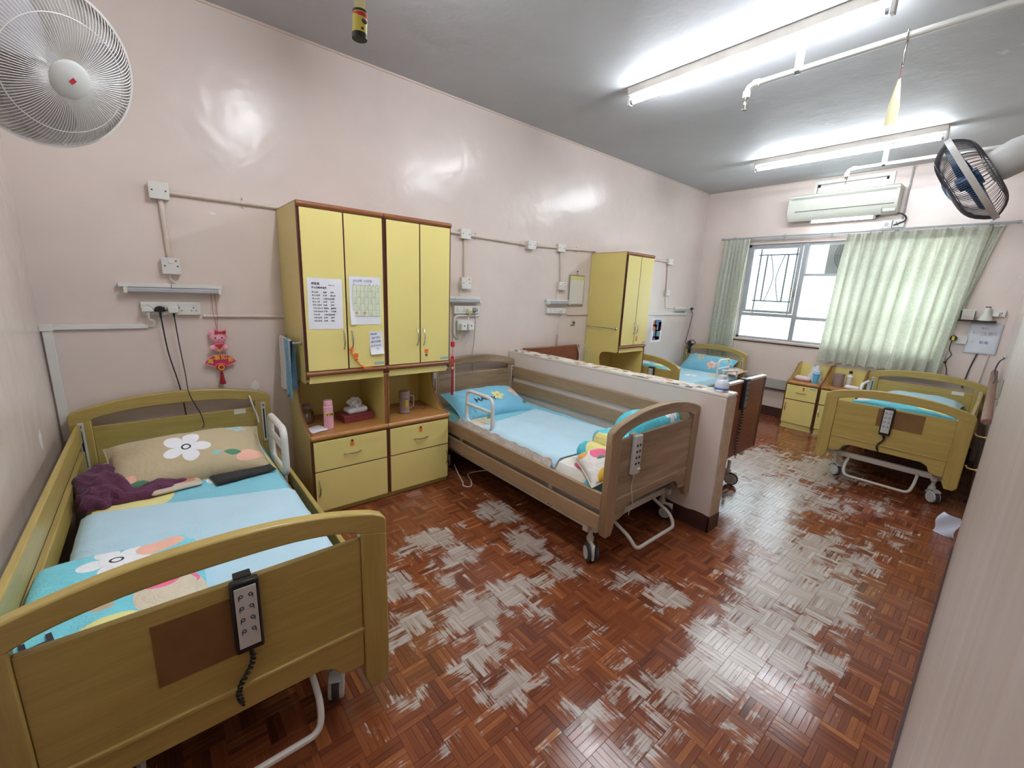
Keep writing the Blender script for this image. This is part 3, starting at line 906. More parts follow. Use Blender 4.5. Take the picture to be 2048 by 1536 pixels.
b3 = bed('care_bed', 'pale mustard care bed in the far corner with its headboard under the window', (B - .09, 2.79, 0), -PI / 2, .92, 1.92,
         dict(zc=.79, zt=.88, zb=.15, pt=.735, pb=.38, rb=.24, rc=.31, lo=((.36, .44), (.22, .30)), mz=.40), OL, 'none', 'down', pedal=False)
b4 = bed('care_bed', 'mustard care bed at the right beside the brown handrail, headboard under the wide curtain', (B - .09, .515, 0), -PI / 2, .93, 1.78,
         dict(zc=.785, zt=.86, zb=.18, pt=.725, pb=.40, rb=.265, rc=.345, lo=((.38, .45), (.26, .33)), mz=.40, turn=(.9, .7, .2, 0)), OL, 'down', 'up')
# flat-topped red-brown bed behind the partition
b5 = thing('care_bed', 'red brown flat-topped care bed just behind the half wall', 'bed', (3.30, D, 0), (0, 0, 0), 'adjustable care beds')
for nm, y0, y1 in (('headboard', -.09, -.055), ('footboard', -2.05, -2.02)):
    bo = MB().box(-.44, .385, y0, y1, .385 if nm == 'footboard' else .30, .965).build(nm, M['brown_h'], b5, bevel=.004)
    MB().box(-.442, .387, y0 - .004, y1 + .004, .965, .983).build('top_edge', M['white'] if nm == 'footboard' else M['brown_edge'], bo, bevel=.004)
    MB().box(.36, .389, y0 - .003, y1 + .003, .385 if nm == 'footboard' else .30, .965).build('end_strip', M['brown_dk'], bo, bevel=.002)
MB().box(-.40, -.36, -2.0, -.1, .30, .35).box(.31, .35, -2.0, -.1, .30, .35).box(-.4, .35, -1.95, -1.9, .3, .35).box(-.4, .35, -.2, -.15, .3, .35).build('mattress_frame', M['frame'], b5, bevel=.003)
for s in (-.39, .34):
    for y in (-1.9, -.2):
        caster(b5, s, y, 'hood', .2)
m5 = soft(MB(), -.41, .36, -1.98, -.12, 0, .13, seed=5).build('mattress', M['sheet3'], None, (3.30, D, .352))
tag(m5, 'thin mattress on the red brown bed, hidden behind the half wall', 'mattress', None)

# bed extras
hand_loop(b1, .425, -.72, -.36, .46, .735, .019, 1)
hand_loop(b2, -.41, -.885, -.55, .51, .765, .014, 1)
hand_loop(b3, .36, -.71, -.38, .50, .765, .013, 1)
hand_loop(b4, -.40, -.77, -.41, .50, .75, .013, 0)
MB().box(-.16, .056, -1.9635, -1.9605, .47, .66).build('brown_patch', M['tan'], b1)['label'] = 'plain brown rectangle left by a removed sign'
MB().box(-.09, .20, -1.7735, -1.7705, .565, .715).build('brown_patch', M['tan'], b4)['label'] = 'plain brown rectangle left by a removed sign'
MB().box(.27, .335, -.0835, -.0805, .685, .715).build('paper_tag', M['paper2'], b1)
MB().box(.22, .31, -.0835, -.0805, .69, .725).build('paper_tag', M['paper2'], b4)

# mattresses
def mattress(label, mat, loc, rz, W, L, z, h, seed):
    o = soft(MB(), -W / 2, W / 2, -L - .10, -.10, 0, h, 18, 36, seed, .005).build('mattress', mat, None, (loc[0], loc[1], z), (0, 0, rz))
    return tag(o, label, 'mattress')
mattress('mattress in a cyan sheet with big flowers on the mustard bed at the left wall', M['sheet1'], (.065, D), 0, .80, 1.80, .382, .15, 1)
mattress('mattress in a cyan and beige floral sheet on the grey oak bed', M['sheet2'], (2.255, D), 0, .88, 1.82, .372, .15, 2)
mattress('mattress in a pale cyan sheet on the far corner bed under the window', M['sheet3'], (B - .09, 2.79), -PI / 2, .82, 1.76, .402, .14, 3)
mattress('mattress in a pale cyan sheet on the mustard bed beside the handrail', M['sheet3'], (B - .09, .515), -PI / 2, .82, 1.62, .402, .14, 4)

# draw sheets
def drawsheet(label, loc, pts, z, drop, seed):
    """pts: four corners (x,y) counter-clockwise from head-left; edges drop over both sides"""
    a, b, c, d = [V((p[0], p[1], 0)) for p in pts]
    def f(u, v):
        q = (a * (1 - u) + b * u) * (1 - v) + (d * (1 - u) + c * u) * v
        zz = nz(q.x * 4 + seed, q.y * 4, seed) * .007 + nz(q.x * 11, q.y * 9 + seed, 2) * .003
        e = max(0, .06 - min(u, 1 - u)) / .06
        cr = .006 * math.exp(-((v - .33) / .015) ** 2) + .005 * math.exp(-((u - .5) / .012) ** 2)
        return V((q.x, q.y, zz + cr - drop * e * e + .004))
    o = MB(); o.sheet(f, 34, 34, .0035)
    ob = o.build('draw_sheet', M['drawsheet'], None, (loc[0], loc[1], z), angle=70)
    return tag(ob, label, 'sheet')
drawsheet('pale blue cotton draw sheet across the mustard bed at the left wall', (.065, 2.0), [(-.395, .40), (.385, .17), (.39, -.62), (-.395, -.55)], .540, .02, 3)
drawsheet('pale blue draw sheet across the grey oak bed', (2.255, 2.1), [(-.44, .36), (.30, .50), (.42, -.42), (-.44, -.42)], .531, .05, 8)
# fringe hanging under the draw sheet on the oak bed
def fr(u, v):
    return V((-.448 - .012 * v + .006 * math.sin(u * 40), -.40 + 1.05 * u, .532 - .07 * v + .004 * math.sin(u * 61)))
fo = MB(); fo.sheet(fr, 60, 5, V((-.003, 0, 0)))
tag(fo.build('bed_skirt', cloth('off_white_fringe', C(224, 216, 212), wr=.6, wscale=20), None, (2.255, 2.1, 0)), 'off-white gathered edge of an under sheet hanging along the grey oak bed', 'sheet')

# pillows and quilts
beigeP = cloth('beige_pillowcase_with_white_flower', C(194, 176, 142), [('flower', -.02, -.02, .105, WHI, WHI, .1), ('blob', .25, -.13, .07, .03, PEA, .2), ('leaf', .17, -.11, .04, .016, GRN, -.2),
    ('blob', -.27, -.16, .05, .03, PEA, .5), ('leaf', -.22, -.175, .05, .016, GRN, 0), ('flower', .22, .12, .05, C(176, 206, 210), WHI, .3), ('blob', .10, -.10, .02, .012, C(150, 200, 200), .2)], wr=.3)
pillow('pillow', 'long beige pillow with a white flower on the left mustard bed', beigeP, (.075, 2.72, .548), (.34, 0, .02), .345, .205, .16, 2, amp=.014)
bluP = cloth('cyan_pillowcase', C(124, 192, 220), [('flower', .06, -.02, .06, YEL, YEL, .2), ('flower', .27, .02, .07, PEA, WHI, .6), ('blob', .30, .12, .05, .03, C(200, 170, 150), .1), ('leaf', .3, -.12, .05, .02, GRN, .7), ('blob', -.1, .15, .05, .02, C(110, 190, 220), .1)], wr=.35)
p2, P2 = pillow('pillow', 'cyan pillow printed with black capitals on the grey oak bed', bluP, (2.18, 2.87, .535), (.33, 0, -.06), .37, .22, .14, 5)
def on_p2(sx, sy, x0, y0):
    def f(c):
        x = x0 + c.x; y = y0 + c.y
        a = max(-1, min(1, x / sx)); b = max(-1, min(1, y / sy))
        q = P2((a + 1) / 2, (b + 1) / 2)
        return V((q.x, q.y, q.z + .003))
    return f
text('printed_letters', 'HAPPY', .075, M['ink'], p2, fn=on_p2(.36, .21, -.20, -.085), bold=.0016)
bluP3 = cloth('cyan_floral_pillowcase', C(124, 190, 214), [('flower', -.1, .05, .07, C(200, 190, 150), WHI, .2), ('flower', .12, -.08, .07, PEA, WHI, .6), ('blob', .22, .08, .06, .03, C(150, 206, 190), .1), ('flower', -.22, -.06, .05, C(130, 200, 210), YEL, .3)], wr=.5)
pillow('pillow', 'cyan floral pillow propped on the far corner bed', bluP3, (6.12, 2.78, .565), (.55, 0, -PI / 2), .36, .21, .16, 9, amp=.02)
pillow('pillow', 'peach floral pillow lying under the cyan pillow on the far corner bed', cloth('peach_floral', C(214, 190, 176), [('flower', .2, 0, .06, C(190, 150, 150), WHI, .2)], wr=.5), (6.16, 2.66, .540), (.05, 0, -PI / 2), .36, .20, .09, 12)
pillow('pillow', 'pale pillow at the head of the mustard bed beside the handrail', M['sheet3'], (6.10, .50, .545), (.05, 0, -PI / 2), .32, .20, .12, 14)

quiltM = cloth('cyan_quilt_with_flowers', C(122, 212, 228), [('flower', -.01, .15, .092, WHI, WHI, .5), ('blob', .10, .18, .065, .05, PEA, .1), ('blob', .135, -.11, .10, .13, BEI, .2), ('blob', .10, -.045, .05, .04, PNK, .3), ('blob', .15, -.02, .04, .035, PNK, 0),
    ('blob', -.02, -.19, .07, .045, YEL, .3), ('blob', -.03, -.09, .025, .014, C(196, 170, 140), 0)], wr=.55, wscale=12)
q = MB()
soft(q, -.21, .205, -.255, .265, 0, .075, 20, 26, 21, .012)
soft(q, -.205, .18, -.25, .24, .05, .115, 20, 26, 23, .012, ex=.05)
q1 = tag(q.build('folded_quilt', quiltM, None, (-.165, 1.56, .536), angle=80), 'folded cyan quilt with large flowers at the foot of the left mustard bed', 'quilt')
text('printed_letters', 'H', .095, M['ink'], q1, loc=(-.165, -.215, .119), rot=(0, 0, .25), bold=.001)
q = MB()
soft(q, -.30, .40, -.14, .13, 0, .19, 20, 16, 31, .02)
soft(q, -.16, .37, -.11, .12, .10, .29, 20, 14, 33, .025)
soft(q, -.40, -.08, -.06, .20, .0, .12, 14, 14, 35, .025)
soft(q, -.33, -.02, -.10, .14, .08, .20, 14, 14, 37, .03)
qm2 = cloth('cyan_quilt_folded_yellow_trim', C(84, 200, 216), [('flower', .22, -.06, .07, WHI, WHI, .4), ('blob', -.34, .03, .05, .10, YEL, .3), ('blob', -.20, .15, .14, .04, YEL, .1), ('blob', -.2, .12, .04, .03, WHI, .2), ('blob', -.02, .0, .06, .04, C(110, 210, 222), 0)], wr=.6, wscale=12)
tag(q.build('folded_quilt', qm2, None, (2.32, 1.43, .528), angle=80), 'rolled cyan quilt with yellow trim stuffed against the grey oak footboard', 'quilt')
fruit = cloth('white_fruit_print', C(236, 230, 224), [('blob', -.02, .05, .045, .05, PNK, .2), ('leaf', -.02, .0, .03, .015, GRN, 0), ('leaf', .07, .03, .05, .03, C(60, 150, 90), .9), ('blob', .07, -.05, .03, .05, YEL, .2), ('blob', -.10, .09, .035, .03, C(236, 170, 90), .5), ('blob', -.05, -.10, .05, .03, C(236, 190, 60), .4)], wr=.4)
pillow('cushion', 'small white cushion printed with strawberries and pineapples on the grey oak bed', fruit, (1.955, 1.40, .56), (.35, -.35, -.5), .15, .13, .09, 41, cat='cushion')
q = MB()
soft(q, -.36, .22, -.22, .10, 0, .13, 20, 16, 51, .02); soft(q, -.33, .20, -.18, .08, .09, .20, 20, 14, 53, .02)
tag(q.build('folded_quilt', cloth('cyan_yellow_quilt', C(110, 206, 222), [('blob', .1, 0, .12, .08, YEL, .3), ('flower', -.15, 0, .07, WHI, YEL, .1)], wr=.6), None, (4.70, 2.78, .54), (0, 0, -PI / 2), angle=80), 'cyan and yellow quilt folded at the foot of the far corner bed', 'quilt')
q = MB()
soft(q, -.34, .36, -.20, .18, 0, .12, 22, 16, 61, .02); soft(q, -.33, .34, -.19, .12, .09, .19, 22, 14, 63, .022)
tag(q.build('folded_quilt', cloth('cyan_quilt_yellow_flowers', C(104, 204, 222), [('blob', .22, 0, .12, .08, YEL, .3), ('blob', -.30, 0, .08, .12, C(222, 210, 204), .2), ('leaf', -.12, .02, .05, .02, C(40, 80, 90), .5)], wr=.6, wscale=14), None, (4.86, .50, .542), (0, 0, -PI / 2), angle=80), 'folded cyan quilt showing over the footboard of the bed beside the handrail', 'quilt')
# garment heap, black cloth and rag by the beige pillow
def heap(cx, cy, rx, ry, h, sd):
    def f(u, v):
        a = 2 * PI * u; t = v * PI * .5
        r = math.cos(t) ** .75
        w = 1 + .25 * nz(math.cos(a) * 2.2 + sd, math.sin(a) * 2.2, sd) + .06 * math.sin(a * 9 + sd)
        x, y = math.cos(a) * r * w, math.sin(a) * r * w
        fold = .28 * nz(x * 1.5 + sd, y * 1.1, 2) + .20 * (1 - abs(nz(x * 1.2 + y * 2.2 + sd, y * .8 - x, 7)) * 2) + .07 * nz(x * 5 + sd, y * 4, 3)
        z = math.sin(t) ** .6 * h * (.62 + fold)
        return V((cx + rx * x, cy + ry * y, max(0, z) if v > 0 else 0))
    return f
q = MB()
q.grid(heap(0, 0, .12, .20, .12, 5), 64, 24, closeu=True)
q.grid(heap(.12, -.15, .15, .085, .06, 11), 64, 18, closeu=True)
q.grid(heap(-.02, -.12, .10, .11, .09, 17), 64, 18, closeu=True)
tag(q.build('knitted_garment', M['purple'], None, (-.25, 2.66, .533), (0, 0, .12), angle=80), 'crumpled dark purple knitted garment beside the beige pillow', 'clothing')
q = soft(MB(), -.15, .13, -.09, .06, 0, .013, 16, 8, 71, .006)
tag(q.build('black_wrap', M['blackcloth'], None, (.285, 2.515, .536), (0, 0, .16), angle=80), 'folded black cloth tucked under the right end of the beige pillow', 'cloth')
q = soft(MB(), -.10, .10, -.06, .05, 0, .022, 14, 8, 73, .008)
tag(q.build('handkerchief', M['beigecloth'], None, (-.005, 2.505, .536), (0, 0, .12), angle=80), 'small beige floral handkerchief under the front edge of the beige pillow', 'cloth')

# remotes with coiled cords
def remote(label, loc, rz, kind, cord_end, group='bed remotes hooked over the footboards', coil=True):
    r = thing('bed_remote', label, 'remote', loc, (0, 0, rz), group)
    dark = kind in ('dark', 'slate')
    body = M['black'] if dark else M['lgrey']
    MB().box(-.036, .036, -.030, -.004, -.225, .008).build('casing', body, r, bevel=.006)
    MB().box(-.022, .022, -.004, .030, -.002, .008).box(-.022, .022, .024, .030, -.05, .008).build('hook', body, r, bevel=.002)
    if dark:
        MB().box(-.027, .027, -.0325, -.0295, -.205, -.008).build('face_plate', M['lgrey' if kind == 'dark' else 'slate'], r, bevel=.001)
        for i in range(4):
            z = -.035 - i * .038
            for s in (-1, 1):
                MB().lathe([(.0035, 0), (.0058, 0), (.0058, .0012), (.0035, .0012), (.0035, 0)], 12, Matrix.Translation((s * .012, -.0322, z)) @ Matrix.Rotation(PI / 2, 4, 'X')).box(s * .012 + s * .0045, s * .012 + s * .0062, -.0336, -.0324, z - .012, z).build('button_symbol', M['ink'], r, smooth=False)
    else:
        for i in range(4):
            for s in (-1, 1):
                MB().cyl((s * .014, -.029, -.05 - i * .036), (s * .014, -.0315, -.05 - i * .036), .0085, 12).build('button', M['dark'], r)
    pts = []
    n = 150
    z0, z1 = -.225, cord_end[2]
    for i in range(n + 1):
        t = i / n
        a = t * 2 * PI * ((14 if kind == 'dark' else 17) if coil else 1.2)
        rad = ((.006 if kind == 'dark' else .013) if coil else .008) * min(1, t * 8, (1 - t) * 8 + .1)
        pts.append((cord_end[0] * t + rad * math.cos(a) + (.012 * math.sin(t * 7) if coil else 0), -.017 + (cord_end[1] + .017) * t * t + rad * math.sin(a), z0 + (z1 - z0) * t))
    MB().tube(pts, .0032 if dark else .0025, 5).build('cord', M['black'] if dark else M['frame'], r)
    MB().cyl((0, -.017, -.222), (0, -.017, -.25), .007, 10, .004).build('strain_relief', body, r)
    return r
remote('black remote with light face hooked on the footboard of the left mustard bed', (.115, 1.293, .707), 0, 'dark', (-.04, -.01, -.42))
remote('black remote with light face hooked on the footboard beside the handrail', (4.593, .535, .727), -PI / 2, 'dark', (-.02, -.01, -.38))
remote('light grey remote with two rows of dark buttons on the grey oak footboard', (2.0, 1.253, .787), 0, 'grey', (.02, .0, -.50), coil=False)
remote('dark remote on the footboard of the far corner bed behind the tall cabinet', (4.443, 2.66, .737), -PI / 2, 'dark', (-.02, -.01, -.3))
remote('grey label remote hanging on the red brown footboard behind the half wall', (3.28, 1.202, .985), 0, 'slate', (-.03, -.03, -.60))
# ---------------------------------------------------------------- tall yellow wardrobe cabinets
def pull(parent, p, axis, L=.10, sc=1.0, out=(0, -1, 0)):
    """bowed metal pull"""
    p = V(p); a = V(axis); o = V(out)
    pts = [p - a * L / 2]
    for i in range(9):
        t = i / 8
        pts.append(p + a * (L * (t - .5)) + o * (.006 + .020 * math.sin(PI * t)))
    pts.append(p + a * L / 2)
    return MB().tube(pts, .0042 * sc, 7).build('handle', M['steel'], parent)
def lock(parent, x, z, y=-.003):
    return MB().cyl((x, y + .003, z), (x, y - .002, z), .009, 14).build('lock', M['acdark'], parent)
def sticker(parent, x, z, w, h, mat, y=-.001, rot=0, name='sticker'):
    o = MB().box(-w / 2, w / 2, -.0012, 0, -h / 2, h / 2).build(name, mat, parent, (x, y, z), (0, rot, 0))
    return o
def name_tape(parent, x, z, rot=0, vertical=False):
    o = sticker(parent, x, z, .045, .013, M['label'], rot=rot, name='name_tape')
    text('printed_letters', '郭風鳳', .0135, M['ink'], o, loc=(-.0205, -.0016, -.005), rot=(PI / 2, 0, 0), bold=.0004)
    return o
def tall_cabinet(label, x0, w, door_hinge='left', curved=(True, True)):
    r = thing('tall_cabinet', label, 'cabinet', (x0, D - .48, 0), group='tall yellow bedside wardrobes')
    dp = .475
    cut = [(.02, .924), (.16, .921), (.215, .910), (.24, .885)] + [(.25 * math.cos(t), .85 - .265 * math.sin(t)) for t in [i / 10 * PI / 2 for i in range(11)]]
    for i, xx in enumerate((0, w - .018)):
        sidep = [(dp, 0), (dp, 2.0), (0, 2.0), (0, .945)] + (cut if curved[i] else []) + [(0, .56), (0, .045), (.02, .045), (.02, 0)]
        s_ = MB().prism(sidep, yz, xx, xx + .018).build('side_panel', M['yside'], r, bevel=.002)
        # brown edge banding along the front edge
        e = [V((xx + .009, p[0] - .001, p[1])) for p in sidep[3:-3]]
        MB().tube(e, .0085, 6).build('edge_band', M['brown_edge'], s_)
        MB().box(xx - .0005, xx + .0185, -.003, .004, .95, 1.995).box(xx - .0005, xx + .0185, -.003, .004, .045, .56).build('edge_band', M['brown_dk'], s_)
    MB().box(.018, w - .018, dp - .012, dp, .04, 1.99).build('back_panel', M['yside'], r)
    def nose(z0, z1, y0=-.018, name='shelf', m=M['brown_edge']):
        prof = [(dp, z0), (dp, z1)] + [(y0 + .012 - .012 * math.sin(PI * t), z1 + (z0 - z1) * t) for t in [i / 6 for i in range(7)]]
        return MB().prism(prof, yz, .001, w - .001).build(name, m, r, bevel=.001)
    nose(1.972, 2.005, -.020, 'top_board')
    nose(.972, 1.005, -.020, 'shelf_rail')
    nose(.545, .582, -.022, 'counter', M['counter'])
    MB().box(.018, w - .018, .004, .02, .925, .972).build('apron', M['yellow'], r)
    MB().box(.018, w - .018, .02, dp - .012, .955, .972).build('niche_ceiling', M['yside'], r)
    MB().box(.018, w - .018, .0, dp - .012, .03, .05).build('bottom_board', M['yside'], r)
    MB().box(.018, w - .018, .022, .034, 0, .05).build('plinth', M['yside'], r)
    hw = w / 2
    doors = []
    for i in range(2):
        xa = .014 + i * (hw - .010); xb = xa + hw - .018
        d = MB().box(xa, xb, -.016, .0, 1.008, 1.968).build('door', M['yellow'], r, bevel=.0015)
        MB().box(xa - .004, xa, -.0155, .0, 1.008, 1.968).build('edge_band', M['brown_dk'], d)
        hx = xb - .022 if i == 0 else xa + .022
        pull(d, (hx, -.016, 1.195), (0, 0, 1), .115)
        doors.append((d, xa, xb))
    d = MB().box(.014, w - .014, -.016, 0, .335, .537).build('drawer', M['yellow'], r, bevel=.0015)
    pull(d, (hw, -.016, .428), (1, 0, 0), .11)
    lock(d, hw, .51, -.017)
    sticker(d, hw, .487, .026, .026, M['orange'], -.0165)
    name_tape(d, hw + .15 if door_hinge == 'left' else hw + .045, .515)
    MB().box(.014, w - .014, -.0155, 0, .329, .334).build('edge_band', M['brown_dk'], d)
    d2 = MB().box(.014, w - .014, -.016, 0, .048, .328).build('door', M['yellow'], r, bevel=.0015)
    pull(d2, (.035 if door_hinge == 'left' else w - .03, -.016, .22), (0, 0, 1), .105)
    lk, lxa, lxb = doors[1]
    lock(lk, lxa + .045, 1.062, -.017)
    sticker(lk, lxa + .045, 1.09, .028, .028, M['orange'], -.0165)
    sticker(lk, lxb - .04, 1.03, .065, .016, M['blue_label'], -.0165)
    return r, doors
ca, dA = tall_cabinet('left tall yellow cabinet with notices on its doors, beside the first bed', .685, .52, 'left', (True, False))
cb, dB = tall_cabinet('right tall yellow cabinet of the front pair, beside the grey oak bed', 1.207, .51, 'right', (False, True))
cc, dC = tall_cabinet('lone tall yellow cabinet further down the back wall behind the half wall', 3.885, .51, 'right', (True, False))
name_tape(dA[0][0], .095, 1.105, -.35); name_tape(dA[1][0], .348, 1.205)
name_tape(dB[0][0], .17, 1.195)
MB().box(.47, .5, -.001, .003, .94, .962).build('paper_tag', M['paper2'], cb)
# towel rails on the exposed sides
def towel_rail(parent, x, z, s_=-1):
    o = MB().tube([(x - .045, .045, z), (x - .045, .43, z)], .005, 8).build('towel_rail', M['steel'], parent)
    for y in (.05, .425):
        MB().lathe([(0, 0), (.016, 0), (.016, .006), (.006, .012), (.006, .045), (0, .045)], 14, Matrix.Translation((x, y, z)) @ Matrix.Rotation(-PI / 2, 4, 'Y')).build('rail_mount', M['steel'], o)
        MB().ball((x - .045, y, z), .010).build('rail_knob', M['steel'], o)
towel_rail(ca, 0, 1.18)
towel_rail(cc, 0, 1.19)
# striped towel over the first rail
tw = thing('towel', 'blue white and pink striped towel hanging on the rail at the left cabinet side', 'towel', (.685 - .045, D - .48 + .20, 1.18))
def towel_strip(y0, y1, mat, l0, l1):
    def f(u, v):
        y = y0 + (y1 - y0) * u
        s_ = -1 + 2 * v
        L_ = l0 if s_ < 0 else l1
        a = abs(s_)
        if a < .12:
            th = s_ / .12 * PI / 2
            x, z = math.sin(th) * .010, .008 + math.cos(th) * .003
        else:
            x = math.copysign(.010 + .010 * math.sin(y * 60 + 1) * a + .004 * math.sin(y * 130) * a, s_); z = .008 - (a - .12) / .88 * L_ * (1 + .06 * math.sin(y * 50))
        return V((x, y + .018 * math.sin(a * 3 + y * 20) * a, z))
    m = MB(); m.sheet(f, 12, 40, V((0, 0, .003)))
    return m
for y0, y1, mt, n in ((.15, .20, 'towel_w', 'white_stripe'), (.13, .15, 'towel_p', 'pink_stripe'), (.07, .13, 'towel_w', 'white_stripe'), (-.04, .07, 'towel_b', 'blue_stripe'), (-.06, -.04, 'towel_w', 'white_stripe'), (-.10, -.06, 'towel_b', 'blue_stripe')):
    towel_strip(y0, y1, M[mt], .36, .30).build(n, M[mt], tw, angle=80)

# papers on the doors
yf = D - .48 - .0165
def sheet_paper(name, label, cx, cz, w, h, mat, tilt=0, curl=0.0, curl_left=0.0, group=None):
    def f(u, v):
        x = (u - .5) * w; z = (v - .5) * h
        y = -.0015 - curl * max(0, .3 - v) ** 2 * 8 - curl_left * max(0, .30 - u - v * .42) ** 1.5
        return V((x, y, z))
    m = MB(); m.sheet(f, 14, 16, V((0, -.0006, 0)))
    o = m.build(name, mat, None, (cx, yf, cz), (0, tilt, 0), angle=80)
    return tag(o, label, 'paper', group)
n1 = sheet_paper('printed_notice', 'typed daily timetable notice taped on the leftmost cabinet door', .818, 1.422, .205, .308, M['paper'], .012)
rows = [('郭區鳳', -.078, .115, .0155), ('2023-10-1', .02, .110, .009), ('每日活動時間表', -.078, .092, .0125)]
tt = [('早上8點', '起床', '早餐'), ('早上9點半', '護理', '茶水時'), ('早上10點', '小組/自由活動', ''), ('早上11點', '護理', '午餐'), ('中午12點半', '休息', '午睡'), ('下午2點15分', '換尿片', '起床時'), ('下午3點45分', '護理', '下午茶'), ('下午4點', '小組/自由活動', ''), ('下午5點半', '護理', '晚餐'), ('下午7點半', '護理', '睡覺')]
for i, (a, b_, c) in enumerate(tt):
    z = .066 - i * .0192
    rows += [(a, -.078 + i * .0008, z, .0105), (b_, -.012, z, .0105)] + ([(c, .030, z, .0105)] if c else [])
for s_, x, z, h in rows:
    text('printed_line', s_, h, M['ink'], n1, loc=(x, -.0032, z), rot=(PI / 2, 0, 0), bold=.0002)
n2 = sheet_paper('calendar_sheet', 'hand-filled calendar sheet curling at its left corner on the second cabinet door', 1.067, 1.445, .205, .305, M['paper'], .008, 0, .10)
MB().box(-.082, .095, -.0032, -.0026, -.098, .098).build('print_area', M['green_paper'], n2)
g = MB()
for i in range(8):
    x = -.082 + i * .0253; g.box(x - .0006, x + .0006, -.0042, -.0033, -.098, .098)
for i in range(6):
    z = -.098 + i * .0392; g.box(-.082, .095, -.0042, -.0033, z - .0006, z + .0006)
g.build('calendar_grid', plain('pale_grid_line', C(160, 176, 150), .7), n2, smooth=False)
text('handwriting', '2023年 十月份', .020, M['blue_ink'], n2, loc=(-.078, -.0038, .118), rot=(PI / 2, 0, 0))
for i in range(7):
    text('handwriting', '日一二三四五六'[i], .011, M['ink'], n2, loc=(-.078 + i * .0253, -.0045, .100), rot=(PI / 2, 0, 0))
for j, cs_ in enumerate(((4, 6), (1, 3, 5), (0, 2, 4, 6), (1, 3, 5), (2, 4))):
    for c in cs_:
        for k in (0, 1):
            text('handwriting', '小大'[k], .010, M['ink'], n2, loc=(-.072 + c * .0253, -.0045, .078 - j * .0392 - k * .015), rot=(PI / 2, 0, 0))
for x, z in ((-.07, -.085), (-.015, -.085)):
    text('handwriting', '休', .020, M['red_ink'], n2, loc=(x, -.0046, z), rot=(PI / 2, 0, 0))
n3 = sheet_paper('handwritten_note', 'small handwritten note with curled bottom edge low on the second cabinet door', 1.134, 1.170, .092, .155, M['paper'], -.03, .02)
for i, s_ in enumerate(('郭姑娘', '  請代洗衫', '(每日洗頭)', '水多(1000)', '         明')):
    text('handwriting', s_, .0155, M['blue_ink'], n3, loc=(-.040, -.003, .052 - i * .026), rot=(PI / 2, -.05, 0))
rb = thing('orange_ribbon', 'orange ribbon tied to a handle of the second cabinet door', 'ribbon', (.962, yf - .008, 1.135))
MB().tube([(0, 0, .01), (.004, -.004, -.01), (-.004, -.004, -.02), (.012, -.004, -.05), (.05, -.004, -.105), (.085, -.006, -.13), (.13, -.02, -.131)], .0042, 6).build('tail', M['orange'], rb)
MB().tube([(0, 0, .012), (-.012, -.006, 0), (0, -.008, -.012), (.012, -.006, 0)], .0045, 6, closed=True).build('knot', M['orange'], rb)

# things in the niches
zc_ = .583
pb = thing('thermos_flask', 'slim pink thermos flask on the left cabinet counter', 'bottle', (.835, 2.875, zc_))
MB().lathe([(0, 0), (.029, 0), (.031, .006), (.031, .155), (.027, .160), (0, .160)], 22).build('body', M['pink_plastic'], pb)
MB().lathe([(0, .160), (.028, .160), (.028, .192), (.022, .200), (0, .200)], 22).build('cap', M['pink_plastic'], pb)
t_ = MB().box(-.024, .024, -.0325, -.0300, .098, .113).build('name_tape', M['label'], pb)
text('printed_letters', '郭風鳳', .014, M['ink'], t_, loc=(-.021, -.0330, .100), rot=(PI / 2, 0, 0), bold=.0004)
mb_ = thing('maroon_box', 'flat maroon box under the tissue pack on the left counter', 'box', (1.055, 3.0, zc_), (0, 0, .10))
MB().box(-.11, .11, -.075, .075, 0, .042).build('tray', M['maroon'], mb_, bevel=.003)
MB().box(-.112, .112, -.077, .077, .036, .050).build('lid', M['maroon'], mb_, bevel=.003)
ts = thing('tissue_pack', 'open white tissue pack on top of the maroon box', 'tissues', (1.06, 2.99, zc_ + .051), (0, 0, .12))
soft(MB(), -.075, .075, -.05, .05, 0, .042, 14, 12, 81, .006).build('wrapper', M['paper'], ts, angle=80)
def tis(u, v):
    a = (u - .5) * .10
    return V((a + .01 * math.sin(v * 7), (v - .5) * .03 + .018 * math.sin(u * 9 + v * 3), .04 + .055 * v * (1 + .4 * math.sin(u * 5))))
for k in range(3):
    m = MB(); m.sheet(lambda u, v: Matrix.Rotation(k * 1.1, 3, 'Z') @ tis(u, v), 10, 8, V((0, .001, 0))); m.build('tissue', M['paper'], ts, angle=80)
jr_ = thing('clear_jar', 'small clear jar with a grey lid at the left end of the left counter', 'jar', (.745, 3.09, zc_))
MB().lathe([(0, 0), (.05, 0), (.055, .01), (.055, .075), (.038, .095), (.034, .1), (.030, .1), (.034, .092), (.05, .072), (.05, .01), (0, .006)], 22).build('body', M['jar'], jr_)
MB().lathe([(0, .1), (.036, .1), (.036, .125), (.02, .13), (0, .13)], 20).build('lid', M['mauve'], jr_)
MB().lathe([(0, .008), (.048, .008), (.048, .05), (0, .052)], 18).build('contents', plain('pale_contents', C(170, 150, 140), .6), jr_)
def nap(u, v): return V(((u - .5) * .11, (v - .5) * .12, .003 + .006 * abs(math.sin(u * 4 + v * 2)) * u))
m = MB(); m.sheet(nap, 10, 10, .001)
tag(m.build('paper_napkin', M['paper'], None, (.755, 2.885, zc_), (0, 0, .25), angle=80), 'flat white paper napkin at the front left of the left counter', 'napkin')
fl = thing('insulated_mug', 'greyish mauve insulated jug with a side handle on the right cabinet counter', 'mug', (1.425, 2.945, zc_))
MB().lathe([(0, 0), (.04, 0), (.042, .006), (.042, .018), (.038, .022), (.038, .118), (.042, .122), (.042, .165), (.036, .176), (0, .178)], 24).build('body', M['mauve'], fl)
